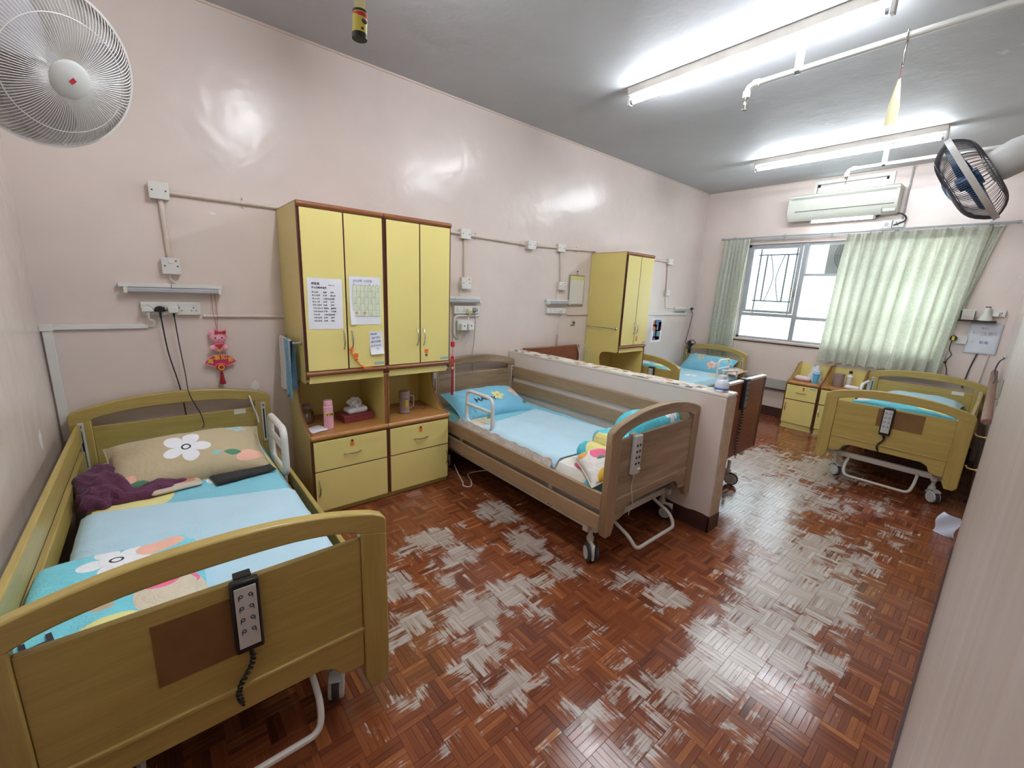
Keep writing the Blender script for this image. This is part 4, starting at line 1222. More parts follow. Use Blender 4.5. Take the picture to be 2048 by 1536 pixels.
MB().tube(round_path([(.04, 0, .13), (.078, 0, .13), (.074, 0, .04), (.04, 0, .03)], .02), .007, 8).build('handle', M['mauve'], fl)
t_ = MB().box(-.011, .011, -.0405, -.037, .05, .108).build('name_tape', M['label'], fl)
for i, ch in enumerate('郭風鳳'):
    text('printed_letters', ch, .015, M['ink'], t_, loc=(-.0075, -.0412, .091 - i * .018), rot=(PI / 2, 0, 0))
gl = thing('spectacles', 'dark folded spectacles lying on the right cabinet counter beside the jug', 'glasses', (1.57, 2.98, zc_), (0, 0, -.5))
for s_ in (-1, 1):
    MB().tube([(s_ * .03 + .022 * math.cos(a), .0, .02 + .016 * math.sin(a)) for a in [2 * PI * i / 16 for i in range(16)]], .0016, 5, closed=True).build('lens_rim', M['black'], gl)
    MB().tube([(s_ * .052, 0, .026), (s_ * .045, .10, .008), (s_ * .035, .125, .002)], .0016, 5).build('temple', M['black'], gl)
MB().tube([(-.008, 0, .024), (0, 0, .027), (.008, 0, .024)], .0016, 5).build('bridge', M['black'], gl)

# bedside cabinets at the window wall
def bedside(label, y0, y1, z):
    """front faces -x; local x runs along +y reversed"""
    w = y1 - y0
    r = thing('bedside_cabinet', label, 'cabinet', (B - .43, y1, 0), (0, 0, -PI / 2), group='low yellow bedside cabinets')
    dp = .42
    side = [(dp, 0), (dp, .80), (dp - .03, .805), (dp - .10, .79), (dp - .20, .70), (dp - .30, .635), (0, .60), (0, .04), (.02, .04), (.02, 0)]
    for xx in (0, w - .016):
        s_ = MB().prism(side, yz, xx, xx + .016).build('side_panel', M['yside'], r, bevel=.002)
        MB().tube([V((xx + .008, p[0], p[1])) for p in side[1:8]], .0085, 6).build('edge_band', M['brown_edge'], s_)
    MB().box(.016, w - .016, dp - .012, dp, .03, .79).build('back_panel', M['yellow'], r)
    MB().box(0, w, -.015, dp - .012, .565, .592).build('counter', M['counter'], r, bevel=.006)
    d = MB().box(.012, w - .012, -.016, 0, .375, .555).build('drawer', M['yellow'], r, bevel=.0015)
    pull(d, (w / 2, -.016, .465), (1, 0, 0), .10)
    lock(d, w / 2 + .02, .53, -.017)
    sticker(d, w / 2 + .02, .508, .02, .022, M['orange'], -.0165)
    sticker(d, w - .06, .535, .06, .012, M['blue_label'], -.0165)
    MB().box(.012, w - .012, -.0155, 0, .366, .374).build('edge_band', M['brown_dk'], d)
    d = MB().box(.012, w - .012, -.016, 0, .07, .365).build('door', M['yellow'], r, bevel=.0015)
    pull(d, (.035, -.016, .27), (0, 0, 1), .10)
    MB().box(.012, w - .012, 0, .015, 0, .065).build('plinth', M['yellow'], r)
    MB().box(.0, .014, -.0155, 0, .04, .56).box(w - .014, w, -.0155, 0, .04, .56).build('edge_band', M['brown_dk'], r)
    return r
bedside('left low yellow bedside cabinet with tissues and a blue cup under the window', 1.365, 1.715, 0)
bedside('right low yellow bedside cabinet with a mauve bin, partly behind the handrail bed', 1.0, 1.355, 0)
zt = .593
def bag(u, v):
    a = 2 * PI * u
    r = .075 * (1 - .55 * v) * (1 + .3 * nz(math.cos(a) * 2, math.sin(a) * 2, v * 4))
    return V((r * math.cos(a), r * math.sin(a) * 1.1, .21 * v + .012 * nz(a, v * 5, 1) * (v > 0)))
m = MB(); m.grid(bag, 26, 12, closeu=True)
tag(m.build('plastic_bag', cloth('crumpled_white_plastic', C(220, 224, 228), wr=.8, wscale=30), None, (6.28, 1.50, zt), angle=80), 'crumpled white plastic bag standing on the left bedside cabinet', 'bag')
m = soft(MB(), -.05, .05, -.09, .09, 0, .06, 12, 14, 91, .016)
tag(m.build('face_towel', cloth('pale_pink_towel', C(228, 200, 204), wr=.7, wscale=30), None, (6.20, 1.595, zt), angle=80), 'crumpled pale pink towel at the left of the left bedside cabinet', 'towel')
cu = thing('plastic_cup', 'light blue plastic cup on the left bedside cabinet', 'cup', (6.15, 1.455, zt))
MB().lathe([(0, 0), (.024, 0), (.034, .12), (.031, .12), (.022, .006), (0, .006)], 20).build('body', plain('sky_blue_plastic', C(96, 180, 226), .35), cu)
MB().lathe([(.034, .116), (.036, .116), (.036, .122), (.031, .122)], 20).build('rim', plain('sky_blue_plastic_rim', C(120, 196, 236), .35), cu)
bn = thing('plastic_bin', 'round mauve plastic canister on the right bedside cabinet', 'canister', (6.22, 1.245, zt))
MB().lathe([(0, 0), (.052, 0), (.056, .01), (.056, .15), (.053, .15), (.05, .012), (0, .01)], 22).build('body', M['mauve'], bn)
MB().lathe([(.056, .14), (.060, .14), (.060, .156), (.054, .156)], 22).build('rim', M['mauve'], bn)
bp = thing('lotion_bottle', 'dark-capped lotion bottle with white label on the right bedside cabinet', 'bottle', (6.27, 1.15, zt))
MB().lathe([(0, 0), (.03, 0), (.032, .01), (.032, .13), (.014, .15), (.014, .165), (0, .165)], 18).build('body', plain('white_label_bottle', C(220, 214, 200), .4), bp)
MB().lathe([(0, .165), (.017, .165), (.017, .195), (0, .195)], 16).build('cap', M['black'], bp)
m = soft(MB(), -.04, .04, -.07, .07, 0, .04, 10, 12, 95, .01)
tag(m.build('tissue_stack', M['paper'], None, (6.16, 1.09, zt), angle=80), 'low stack of white tissues at the right of the right bedside cabinet', 'tissues')

# far wall low trunking board
lb = thing('wall_ledge', 'grey board ledge low on the window wall between the brown footboard and bedside cabinet', 'ledge', (B, 1.96, .39))
MB().box(-.05, 0, -.24, .38, 0, .135).build('board', plain('grey_painted_board', C(172, 168, 162), .5), lb, bevel=.003)
MB().box(-.055, 0, -.24, .38, -.012, .008).build('edge_strip', M['dark'], lb)

# handrail on the recess wall
hr = thing('handrail', 'round brown vinyl handrail along the right wall above the mustard bed', 'handrail', (3.92, .004, .873))
hr_d = V((2.38, .041, .094))
MB().tube([hr_d * t for t in (0, .004, .02, .98, .996, 1)], [.018, .023, .025, .025, .023, .018], 16).build('rail', M['rfoam'], hr)
for t in (.12, .5, .88):
    q_ = hr_d * t
    MB().tube([q_ + V((0, 0, -.02)), q_ + V((0, -.025, -.05)), V((q_.x, -.058 + .028 * q_.x, q_.z - .05))], .009, 8).build('bracket', M['steel'], hr)
# small brass hooks at the end of the near wall
for k, z in enumerate((.78, .563)):
    h = thing('wall_hook', ('upper', 'lower')[k] + ' small brass hook on the end of the near right wall', 'hook', (3.885, -.012, z))
    MB().tube([(0, -.004, 0), (.004, .030, 0), (.004, .042, .006), (.004, .046, .018)], .0045, 8).build('hook', M['brass'], h)
    MB().cyl((0, -.006, 0), (0, .002, 0), .011, 12).build('hook_plate', M['brass'], h)
# paper bag standing by the wall end
m = MB()
m.sheet(lambda u, v: V((.08 * (u - .5), .09 * u * (1 - .4 * v) + .012 * math.sin(v * 6 + u * 4), .155 * v + .002)), 12, 14, V((.004, .002, 0)))
tag(m.build('folded_paper', plain('bluish_white_paper', C(214, 222, 240), .8), None, (4.11, .012, 0), (0, 0, .5), angle=80), 'folded white paper standing on the floor against the near right wall', 'paper')
for k, (x, z, w_, h_) in enumerate(((3.62, 1.125, .035, .10), (3.68, 1.03, .02, .03))):
    o = MB().box(-w_ / 2, w_ / 2, 0, .0015, -h_ / 2, h_ / 2).build('wall_sticker', plain('dark_blue_sticker', C(50, 60, 110), .5), None, (x, -.018, z))
    tag(o, ('long', 'short')[k] + ' dark blue sticker on the near right wall', 'sticker')
# ---------------------------------------------------------------- ceiling lamps
def batten(label, x, ya, yb, tm_='tube'):
    r = thing('fluorescent_light', label, 'light', (x, (ya + yb) / 2, H), group='ceiling fluorescent battens')
    L = yb - ya
    hm = plain('grimy_white_lamp_housing', C(186, 178, 168), .5, var=.12)
    MB().prism([(-.038, 0), (.038, 0), (.030, -.050), (-.030, -.050)], xz, -L / 2, L / 2).build('housing', hm, r, bevel=.004)
    for s in (-1, 1):
        MB().box(-.020, .020, s * (L / 2 - .005) - .011, s * (L / 2 - .005) + .011, -.115, -.03).build('lamp_holder', M['lgrey'], r, bevel=.004)
    MB().cyl((0, -L / 2 + .005, -.090), (0, L / 2 - .005, -.090), .0165, 16).build('tube', M[tm_], r)
    for s in (-1, 1):
        MB().cyl((0, s * (L / 2 - .035), -.090), (0, s * (L / 2 - .012), -.090), .0172, 16).build('tube_cap', M['alu'], r)
    return r
batten('lit ceiling fluorescent batten in the middle of the room, nearest in view', 2.90, .67, 2.18)
batten('lit ceiling fluorescent batten farther away, before the air conditioner', 5.24, .67, 2.18)
batten('lit ceiling fluorescent batten above the first bed, out of the picture', .83, .67, 2.18, 'tube_boosted')
# small lit batten under the air conditioner
r = thing('wall_batten_light', 'short lit white batten lamp on the window wall under the air conditioner', 'light', (B, 1.58, 2.545))
MB().box(-.045, 0, -.32, .32, -.022, .022).build('housing', M['lgrey'], r, bevel=.004)
MB().cyl((-.052, -.29, 0), (-.052, .29, 0), .013, 14).build('tube', emis('lit_small_tube', (.92, .96, 1, 1), 14.0), r)
for s in (-1, 1):
    MB().box(-.07, -.03, s * .31 - .012, s * .31 + .012, -.02, .022).build('lamp_holder', M['white'], r, bevel=.003)
MB().tube(round_path([(-.05, -.32, 0), (-.06, -.40, .035), (-.06, -.56, .01), (-.05, -.60, -.06), (-.04, -.49, -.105)], .06), .007, 7).build('cable', M['black'], r)
# sprinkler pipes
def sprinkler(label, x, yend, z):
    r = thing('sprinkler_pipe', label, 'pipe', (x, yend, z), group='ceiling sprinkler pipes')
    wp = plain('white_painted_pipe', C(216, 216, 210), .35, var=.05)
    MB().tube(round_path([(0, -yend - .02, 0), (0, 0, 0), (0, .03, -.012), (0, .035, -.06)], .03), .0165, 12).build('pipe', wp, r)
    MB().cyl((0, .0, 0), (0, -.035, 0), .022, 14).build('fitting', wp, r)
    MB().cyl((0, .034, -.03), (0, .035, -.065), .021, 14).build('fitting', wp, r)
    MB().lathe([(0, -.135), (.016, -.135), (.016, -.131), (.004, -.128), (.004, -.105), (.010, -.10), (.010, -.085), (.014, -.08), (.014, -.06), (0, -.06)], 14, Matrix.Translation((0, .035, 0))).build('sprinkler_head', M['steel'], r)
    MB().tube([(-.006, .035, -.085), (-.014, .035, -.105), (-.004, .035, -.13)], .0022, 5).tube([(.006, .035, -.085), (.014, .035, -.105), (.004, .035, -.13)], .0022, 5).build('head_frame', M['steel'], r)
    hy = -.24
    MB().box(-.012, .012, hy - .018, hy + .018, .012, H - z).build('hanger_strap', wp, r, bevel=.002)
    MB().cyl((0, hy - .012, 0), (0, hy + .012, 0), .0205, 14).build('pipe_clip', M['steel'], r)
    return r
sprinkler('white sprinkler pipe with a downturned end near the middle ceiling light', 3.0, 1.33, 2.86)
sprinkler('white sprinkler pipe with a downturned end in front of the air conditioner', 5.42, 1.33, 2.86)
# yellow fly card hooked on the pipe
fc = thing('fly_card', 'pale yellow sticky fly card hanging on a wire hook from the sprinkler pipe', 'fly trap', (3.0, .615, 2.86))
MB().tube([(-.004, 0, -.03), (-.02, 0, -.005), (-.014, 0, .022), (.006, 0, .026), (.02, 0, .0), (.006, 0, -.05), (0, 0, -.075), (.014, .0, -.10), (.012, 0, -.125), (-.004, 0, -.13), (-.012, 0, -.115)], .0032, 6).build('hook', M['steel'], fc)
MB().tube([(0, 0, -.128), (0, 0, -.185)], .0015, 5).build('string', M['red'], fc)
m = MB(); m.sheet(lambda u, v: V((.012 * math.sin(u * 2), (u - .5) * .052 * (.25 + .75 * min(1, v * 1.6)), -.185 - .21 * v)), 8, 12, V((.0015, 0, 0))); m.build('card', plain('pale_yellow_card', C(234, 228, 184), .5), fc)
# unrolled flypaper tube near the camera
fp = thing('fly_paper', 'yellow flypaper tube with black cap hanging on its pale ribbon from the ceiling', 'fly trap', (.30, .762, 1.935))
MB().cyl((0, 0, 0), (.002, .0, .034), .0112, 20).build('tube', M['flytube'], fp)
MB().cyl((0, 0, -.003), (0, 0, .004), .0117, 20).build('cap', M['black'], fp)
MB().cyl((.002, 0, .0325), (.002, 0, .0355), .0116, 20).build('rim', M['black'], fp)
MB().cyl((.002, 0, .0255), (.002, 0, .031), .0115, 20).build('red_band', M['red'], fp)
MB().ball((.004, -.0102, .0195), .0050, .0026, .0040, 10, 6).build('printed_badge', M['acdark'], fp)
MB().ball((.0006, -.0110, .0085), .0022, .0006, .0022, 8, 5).build('printed_dot', M['ink'], fp)
m = MB()
def rib(u, v):
    a = -.35 + v * 5.0
    w = .0075 + .008 * min(1, v * 7)
    return V((.002 + math.cos(a) * w * (u * 2 - 1), math.sin(a) * w * (u * 2 - 1), .033 + v * (H - 1.935 - .035)))
m.sheet(rib, 4, 90, V((0, .0006, 0))); m.build('ribbon', M['scrim'], fp)

# ---------------------------------------------------------------- fans
def fan(label, c, n, R_, gm, bm, mount, hubm, logo, nw=96, fd=.075, bd=.075, spin=.3, wire=.0013, rimm=None, band=.006, ex=3.0):
    z = V(n).normalized()
    x = V((0, 0, 1)).cross(z).normalized(); y = z.cross(x)
    Mx = Matrix((x, y, z)).transposed()
    r = thing('wall_fan', label, 'fan', c, Mx.to_euler(), group=None)
    def dome(hr, d, sgn, nw=nw):
        g = MB()
        prof = [(hr + (R_ - hr) * t, sgn * d * (1 - t ** ex)) for t in [i / 9 for i in range(10)]]
        prof.append((R_, 0))
        for k in range(nw):
            a = 2 * PI * k / nw
            g.tube([(q * math.cos(a), q * math.sin(a), h) for q, h in prof], wire, 4, caps=False)
        for t in (.62,):
            q = hr + (R_ - hr) * t; h = sgn * d * (1 - t ** ex)
            g.tube([(q * math.cos(a), q * math.sin(a), h) for a in [2 * PI * i / 48 for i in range(48)]], wire * 1.3, 5, closed=True)
        return g
    hr = R_ * .24
    dome(hr * .9, fd, 1).build('front_guard', gm, r)
    dome(hr * 1.1, bd, -1, nw // 2).build('rear_guard', gm, r)
    g = MB()
    prof = [(R_ - .003, -band), (R_ + .004, -band), (R_ + .004, band), (R_ - .003, band), (R_ - .003, -band)]
    g.lathe(prof, 64).build('rim', rimm or gm, r)
    h = MB().lathe([(0, fd + .010), (hr * .75, fd + .008), (hr * .97, fd + .002), (hr, fd - .008), (hr * .9, fd - .012), (0, fd - .012)], 36).build('hub_cap', hubm, r)
    if logo:
        MB().obox(Matrix.Rotation(1.0, 4, 'Z'), -.007, .007, -.0055, .0055, fd + .0095, fd + .0115).build('badge', M['red'], h)
    MB().lathe([(0, fd - .03), (R_ * .15, fd - .035), (R_ * .19, .0), (R_ * .19, -.03), (0, -.03)], 28).build('spinner', bm, r)
    for k in range(3):
        a0 = spin + 2 * PI * k / 3
        def bl(u, v):
            rr = R_ * (.16 + .70 * u)
            wid = (.42 + .62 * math.sin(PI * min(1, u * .75 + .18)) ) * (1 - .55 * max(0, u - .75) / .25 * max(0, u - .75) / .25)
            a = a0 + (v - .5) * wid * 1.5 + .35 * u
            return V((rr * math.cos(a), rr * math.sin(a), .008 + (v - .5) * .055 * (1 - .35 * u)))
        m = MB(); m.sheet(bl, 12, 10, .0018); m.build('blade', bm, r, angle=80)
    MB().lathe([(0, -bd + .02), (.055, -bd + .02), (.068, -bd - .01), (.072, -bd - .08), (.06, -bd - .13), (.03, -bd - .15), (0, -bd - .15)], 24).build('motor', mount, r)
    return r, Mx
f1, M1 = fan('large white wall fan with white wire guard and a red badge, upper left', (-.154, 1.978, 2.135), (.58, -.67, -.46), .222, M['whiteguard'], M['whitebl'], M['lgrey'], M['lgrey'], True, nw=120, fd=.07, bd=.09, spin=2.2, wire=.0011)
wl = M1.transposed() @ (V((LX, 2.15, 2.16)) - V((-.154, 1.978, 2.135)))
MB().tube([(0, 0, -.20), (0, -.02, -.235), wl], [.03, .028, .04], 12).build('wall_arm', M['lgrey'], f1)
f2, M2 = fan('grey and blue wall fan seen edge-on above the near right wall', (2.86, .252, 2.122), (.03, .852, -.523), .203, M['greyguard'], M['bluebl'], M['lgrey'], M['bluebl'], False, nw=130, fd=.082, bd=.070, spin=.5, wire=.0015, rimm=M['lgrey'], band=.011, ex=3.8)
wl = M2.transposed() @ (V((2.84, -.018, 2.22)) - V((2.86, .252, 2.122)))
MB().tube([(0, -.0, -.2), (0, -.015, -.24), wl], [.035, .03, .05], 12).build('wall_arm', M['lgrey'], f2)

# ---------------------------------------------------------------- air conditioner
ac = thing('air_conditioner', 'long cream split air conditioner high on the window wall', 'air conditioner', (B, 1.60, 2.56))
prof = [(0, 0), (-.12, 0), (-.165, .03), (-.195, .085), (-.198, .21), (-.195, .245), (-.205, .25), (-.205, .275), (-.19, .285), (0, .285)]
MB().prism(prof, lambda u, v, w_: V((u, w_, v)), -.53, .53).build('casing', M['acbody'], ac, bevel=.006)
MB().box(-.2005, -.196, -.50, .44, .088, .095).build('panel_slot', M['acdark'], ac)
MB().box(-.2025, -.197, -.50, .50, .232, .238).build('panel_line', plain('cream_shadow_gap', C(150, 152, 142), .5), ac)
MB().prism([(-.13, -.004), (-.168, .024), (-.185, .058), (-.189, .056), (-.172, .020), (-.132, -.010)], lambda u, v, w_: V((u, w_, v)), -.40, .52).build('louvre', M['acbody'], ac, bevel=.002)
MB().box(-.180, -.150, -.52, -.41, .012, .045).build('receiver_panel', M['lgrey'], ac, bevel=.004)
# socket pair and cable beside it
sk = thing('wall_socket', 'white twin socket under the air conditioner just above the curtain rail', 'socket', (B, 1.10, 2.455))
MB().box(-.04, 0, .005, .095, -.045, .045).build('switch_box', M['sock'], sk, bevel=.004)
MB().box(-.035, 0, -.10, .0, -.04, .04).build('socket_box', M['sock'], sk, bevel=.004)
MB().box(-.044, -.040, .035, .065, -.012, .018).build('switch', M['lgrey'], sk, bevel=.002)
for y, z in ((-.03, .012), (-.06, .012), (-.045, -.012)):
    MB().box(-.0365, -.0345, y - .004, y + .004, z - .007, z + .007).build('socket_hole', M['black'], sk)
cb_ = thing('cable_conduit', 'thin grey painted conduit running down the window wall from the ceiling to the socket', 'conduit', (B, 1.03, 2.5))
MB().tube([(-.012, 0, -.01), (-.012, 0, H - 2.5 - .06), (-.03, .0, H - 2.5 - .01)], .009, 8).build('pipe', plain('grey_painted_conduit', C(172, 168, 166), .45), cb_)
for z in (.12, .36):
    MB().cyl((-.012, 0, z - .006), (-.012, 0, z + .006), .0125, 10).build('saddle', M['lgrey'], cb_)

# ---------------------------------------------------------------- curtains
rod = thing('curtain_rail', 'long grey steel curtain rail across the window wall', 'curtain rail', (B, 1.55, 2.39))
MB().cyl((-.08, -1.37, 0), (-.08, 1.37, 0), .011, 12).build('pole', M['alu'], rod)
for y in (-1.37, 1.37):
    MB().lathe([(0, 0), (.016, .0), (.016, .03), (0, .034)], 12, Matrix.Translation((-.08, y, 0)) @ Matrix.Rotation(math.copysign(PI / 2, -y), 4, 'X')).build('finial', M['alu'], rod)
for y in (-1.2, -.5, .1, .62, 1.25):
    MB().box(-.085, 0, y - .006, y + .006, -.006, .014).box(-.006, 0, y - .012, y + .012, -.03, .035).build('bracket', M['alu'], rod)
MB().box(-.062, -.05, -1.3, 1.3, -.030, -.018).build('track', M['alu'], rod)
def curtain(label, ya, yb, ya2, yb2, zt_, zb_, folds, amp, seed, x=-.085, sag=.0):
    cx, cy = B, (ya + yb) / 2
    r = thing('curtain', label, 'curtain', (cx, cy, zt_), group='pale green window curtains')
    def f(u, v):
        yt = ya + (yb - ya) * u; yb_ = ya2 + (yb2 - ya2) * u
        k = v ** .9
        y = yt * (1 - k) + yb_ * k - cy
        w = math.sin(2 * PI * folds * u + 1.1 * math.sin(u * 9 + seed) + .4 * math.sin(v * 3 + u * 13))
        pinch = .55 + .45 * min(1, v * 7)
        a = amp * pinch * (.75 + .35 * nz(u * 6, v * 1.2, seed))
        xx = x + a * w + .010 * nz(u * 25, v * 5, seed)
        return V((xx, y + .35 * a * math.cos(2 * PI * folds * u) * min(1, v * 4), -v * (zt_ - zb_) + .012 * math.sin(u * PI * 2 * folds) * v))
    m = MB(); m.grid(f, int(folds * 14), 36)
    m.build('panel', M['curtain'], r, angle=80)
    m = MB(); m.grid(lambda u, v: f(u, v * .055) + V((-.006, 0, 0)), int(folds * 14), 3)
    m.build('heading_tape', M['curtain'], r, angle=80)
    for i in range(int(folds) + 1):
        u = min(1, max(0, i / folds))
        p = f(u, 0)
        MB().tube([(x, p.y, .022), (x + .004, p.y, 0), (p.x, p.y, -.02)], .0028, 5).build('curtain_hook', M['steel'], r)
    return r
curtain('narrow bunched pale green curtain at the left end of the window', 2.905, 2.555, 2.955, 2.575, 2.375, .62, 7.0, .034, 1)
curtain('wide pale green curtain drawn over the right part of the window', 1.475, .33, 1.52, .42, 2.365, .845, 11.0, .045, 5)
curtain('slim darker edge fold of curtain lining at the right end of the rail', .34, .25, .52, .44, 2.362, 1.05, 2.0, .014, 9, x=-.035)

# ---------------------------------------------------------------- back wall services (x along wall, protrusion towards -y)
def jbox(name, label, cat, x0, x1, z0, z1, d=.042, kind='blank', group=None):
    cx, cz = (x0 + x1) / 2, (z0 + z1) / 2
    r = thing(name, label, cat, (cx, D, cz), group=group)
    w, h = (x1 - x0) / 2, (z1 - z0) / 2
    MB().box(-w * .94, w * .94, -d + .008, 0, -h * .94, h * .94).build('back_box', M['trunk'], r, bevel=.002)
    MB().box(-w, w, -d, -d + .010, -h, h).build('cover_plate', M['sock'], r, bevel=.003)
    for s in (-1, 1):
        MB().cyl((s * w * .66, -d + .001, 0), (s * w * .66, -d - .0015, 0), .0045, 10).build('cover_screw', M['acdark'], r)
    if kind == 'switch':
        MB().box(-.011, .011, -d - .004, -d, h * .35, h * .75).build('rocker_switch', M['white'], r, bevel=.001)
        MB().box(w * .45, w * .62, -d - .001, -d, h * .55, h * .75).build('neon', M['red'], r)
    return r
jbox('junction_box', 'white square junction box at the left end of the upper conduit', 'junction box', .052, .142, 1.967, 2.057)
jbox('switched_outlet', 'white fused switch plate above the wall lamp over the left mustard bed', 'switch', .066, .154, 1.56, 1.652, kind='switch')
jbox('junction_box', 'white junction box right beside the top of the tall yellow pair', 'junction box', 2.10, 2.20, 1.972, 2.055)
jbox('junction_box', 'cream junction box midway along the upper conduit over the half wall', 'junction box', 2.865, 2.965, 1.955, 2.035, d=.06)
jbox('junction_box', 'white junction box on the upper conduit before the lone tall cabinet', 'junction box', 3.30, 3.41, 1.97, 2.05)
jbox('junction_box', 'small white junction box on the upper conduit beyond the lone tall cabinet', 'junction box', 5.46, 5.58, 1.99, 2.065)
jbox('switched_outlet', 'white fused switch plate to the right of the tall yellow pair', 'switch', 2.112, 2.212, 1.548, 1.65, kind='switch')
jbox('switched_outlet', 'white fused switch plate to the left of the hanging wall calendar', 'switch', 3.35, 3.46, 1.58, 1.665, kind='switch')
jbox('switched_outlet', 'small white switch plate beyond the lone tall cabinet', 'switch', 5.50, 5.60, 1.575, 1.65, kind='switch')
def conduit(label, pts, r_=.0115, clips=(), name='conduit', mat='trunk', cat='conduit'):
    p0 = V(pts[0])
    r = thing(name, label, cat, p0)
    MB().tube([V(p) - p0 for p in pts], r_, 10).build('pipe', M[mat], r)
    for c in clips:
        q = V(c) - p0
        d = (V(pts[1]) - p0).normalized()
        MB().cyl(q - d * .008, q + d * .008, r_ * 1.25, 12).build('saddle_clip', M['trunk'], r)
        s = V((0, 0, 1)) if abs(d.z) < .5 else V((1, 0, 0))
        for k in (-1, 1):
            MB().ball(q + s * k * r_ * 2.0 + V((0, .006, 0)), .006, seg=8, rings=5).build('clip_screw', M['trunk'], r)
    return r
yc = D - .0125
conduit('upper painted conduit from the corner junction box to the tall yellow pair', [(.14, yc, 2.012), (1.75, yc, 2.02)], .0125, [(.50, yc, 2.013)])
conduit('upper painted conduit stub at the right of the tall yellow pair', [(1.76, yc, 2.02), (2.10, yc, 2.015)], .0125)
conduit('upper painted conduit between the first two boxes right of the tall pair', [(2.20, yc, 2.01), (2.865, yc, 1.998)], .0125, [(2.27, yc, 2.009), (2.80, yc, 1.999)])
conduit('upper painted conduit between the cream box and the white box', [(2.965, yc, 2.0), (3.30, yc, 2.01)], .0125, [(3.03, yc, 2.002)])
conduit('upper painted conduit reaching the lone tall cabinet', [(3.41, yc, 2.01), (3.93, yc, 2.03)], .0125, [(3.62, yc, 2.018)])
conduit('upper painted conduit stub beyond the lone tall cabinet', [(4.35, yc, 2.03), (5.46, yc, 2.03)], .0125)
conduit('vertical painted conduit between the two plates over the left mustard bed', [(.100, yc, 1.968), (.108, yc, 1.65)], .0125)
conduit('vertical painted conduit down to the switch plate beside the tall yellow pair', [(2.155, yc, 1.972), (2.16, yc, 1.65)], .0125)
conduit('vertical painted conduit down to the switch plate by the hanging calendar', [(3.365, yc, 1.97), (3.40, yc, 1.665)], .0125)
conduit('vertical painted conduit down to the small switch plate beyond the lone cabinet', [(5.50, yc, 1.99), (5.54, yc, 1.65)], .010)
conduit('lower painted conduit from the socket strip to the left side of the tall pair', [(.235, yc, 1.318), (.69, yc, 1.312)], .0095)
conduit('lower painted conduit from the middle socket strip to the lone tall cabinet', [(3.53, yc, 1.318), (3.93, yc, 1.322)], .0105)
def bed_lamp(label, x0, x1, z, dz=.0):
    r = thing('bed_lamp', label, 'lamp', (x0, D, z), group='slim wall bed lamps')
    L = x1 - x0
    MB().box(0, L * .48, -.035, 0, .0, .022).box(L * .485, L, -.035, 0, .0, .022).build('top_trunking', M['sock'], r, bevel=.002)
    MB().box(L * .06, L * .97, -.06, -.002, -.028, -.002).build('lamp_body', plain('dull_grey_lamp_body', C(176, 178, 184), .35), r, bevel=.006)
    for t in (.06, .97):
        MB().box(L * t - .008, L * t + .008, -.062, 0, -.032, .0).build('end_cap', M['sock'], r, bevel=.002)
    return r
bed_lamp('slim grey wall bed lamp over the left mustard bed', -.132, .345, 1.482)
bed_lamp('slim grey wall bed lamp right of the tall yellow pair', 1.80, 2.325, 1.458)
bed_lamp('slim grey wall bed lamp left of the hanging wall calendar', 3.18, 3.52, 1.458)
bed_lamp('slim grey wall bed lamp near the far corner', 5.80, 6.12, 1.395)
for lb_, p_ in (('short white cable from the switch plate to the lamp over the left bed', [(.10, D - .012, 1.562), (.10, D - .014, 1.53), (.13, D - .016, 1.505)]),
                ('short white cable from the switch plate to the lamp beside the tall pair', [(2.125, D - .012, 1.55), (2.12, D - .014, 1.51), (2.12, D - .016, 1.48)]),
                ('short white cable from the switch plate to the lamp by the calendar', [(3.37, D - .012, 1.58), (3.36, D - .014, 1.53), (3.36, D - .016, 1.48)]),
                ('thin grey cable from the small switch plate to the far corner lamp', [(5.53, D - .008, 1.576), (5.58, D - .008, 1.405), (5.80, D - .008, 1.400)])):
    q = V(p_[0]); tag(MB().tube([V(a) - q for a in p_], .005, 6).build('cable', M['sock'], None, q), lb_, 'cable')
def socket_strip(label, x0, x1, z0, z1, n, plugs=()):
    r = thing('socket_strip', label, 'socket', (x0, D, (z0 + z1) / 2), group='wall socket strips')
    L, h = x1 - x0, (z1 - z0) / 2
    MB().box(0, L, -.032, 0, -h, h).build('casing', M['sock'], r, bevel=.003)
    for i in range(n):
        cx = L * (i + .5) / n
        for dx, dz, w_, hh in ((0, .006, .004, .008), (-.011, -.012, .007, .004), (.011, -.012, .007, .004)):
            MB().box(cx + dx - w_ / 2, cx + dx + w_ / 2, -.0335, -.0315, dz - hh / 2, dz + hh / 2).build('socket_hole', M['black'], r)
        MB().box(cx - .007, cx + .007, -.036, -.032, h - .018, h - .006).build('switch', M['white'], r, bevel=.001)
    return r
socket_strip('white four-way socket strip with a black and a white plug over the left mustard bed', -.05, .225, 1.325, 1.40, 4)
socket_strip('white socket strip with grey plug right of the tall yellow pair', 2.045, 2.318, 1.328, 1.40, 4)
socket_strip('white socket strip over the red brown headboard', 3.21, 3.49, 1.33, 1.39, 4)
def plug(label, x, z, col, cord, r_=.0035, y=.032, cordmat=None, round_=True):
    r = thing('plug', label, 'plug', (x, D - y, z))
    if round_:
        MB().prism(arc((0, 0), .026, -.25, PI + .25, 14), xz, -.030, 0).build('body', col, r, bevel=.004)
    else:
        MB().box(-.025, .025, -.030, 0, -.022, .020).build('body', col, r, bevel=.006)
    MB().cyl((0, -.016, -.008), (0, -.016, -.045), .007, 10, .0045).build('strain_relief', cordmat or col, r)
    p0 = V((x, D - y, z))
    MB().tube([V((0, -.016, -.03))] + [V(p) - p0 for p in cord], r_, 6).build('cord', cordmat or col, r)
    return r
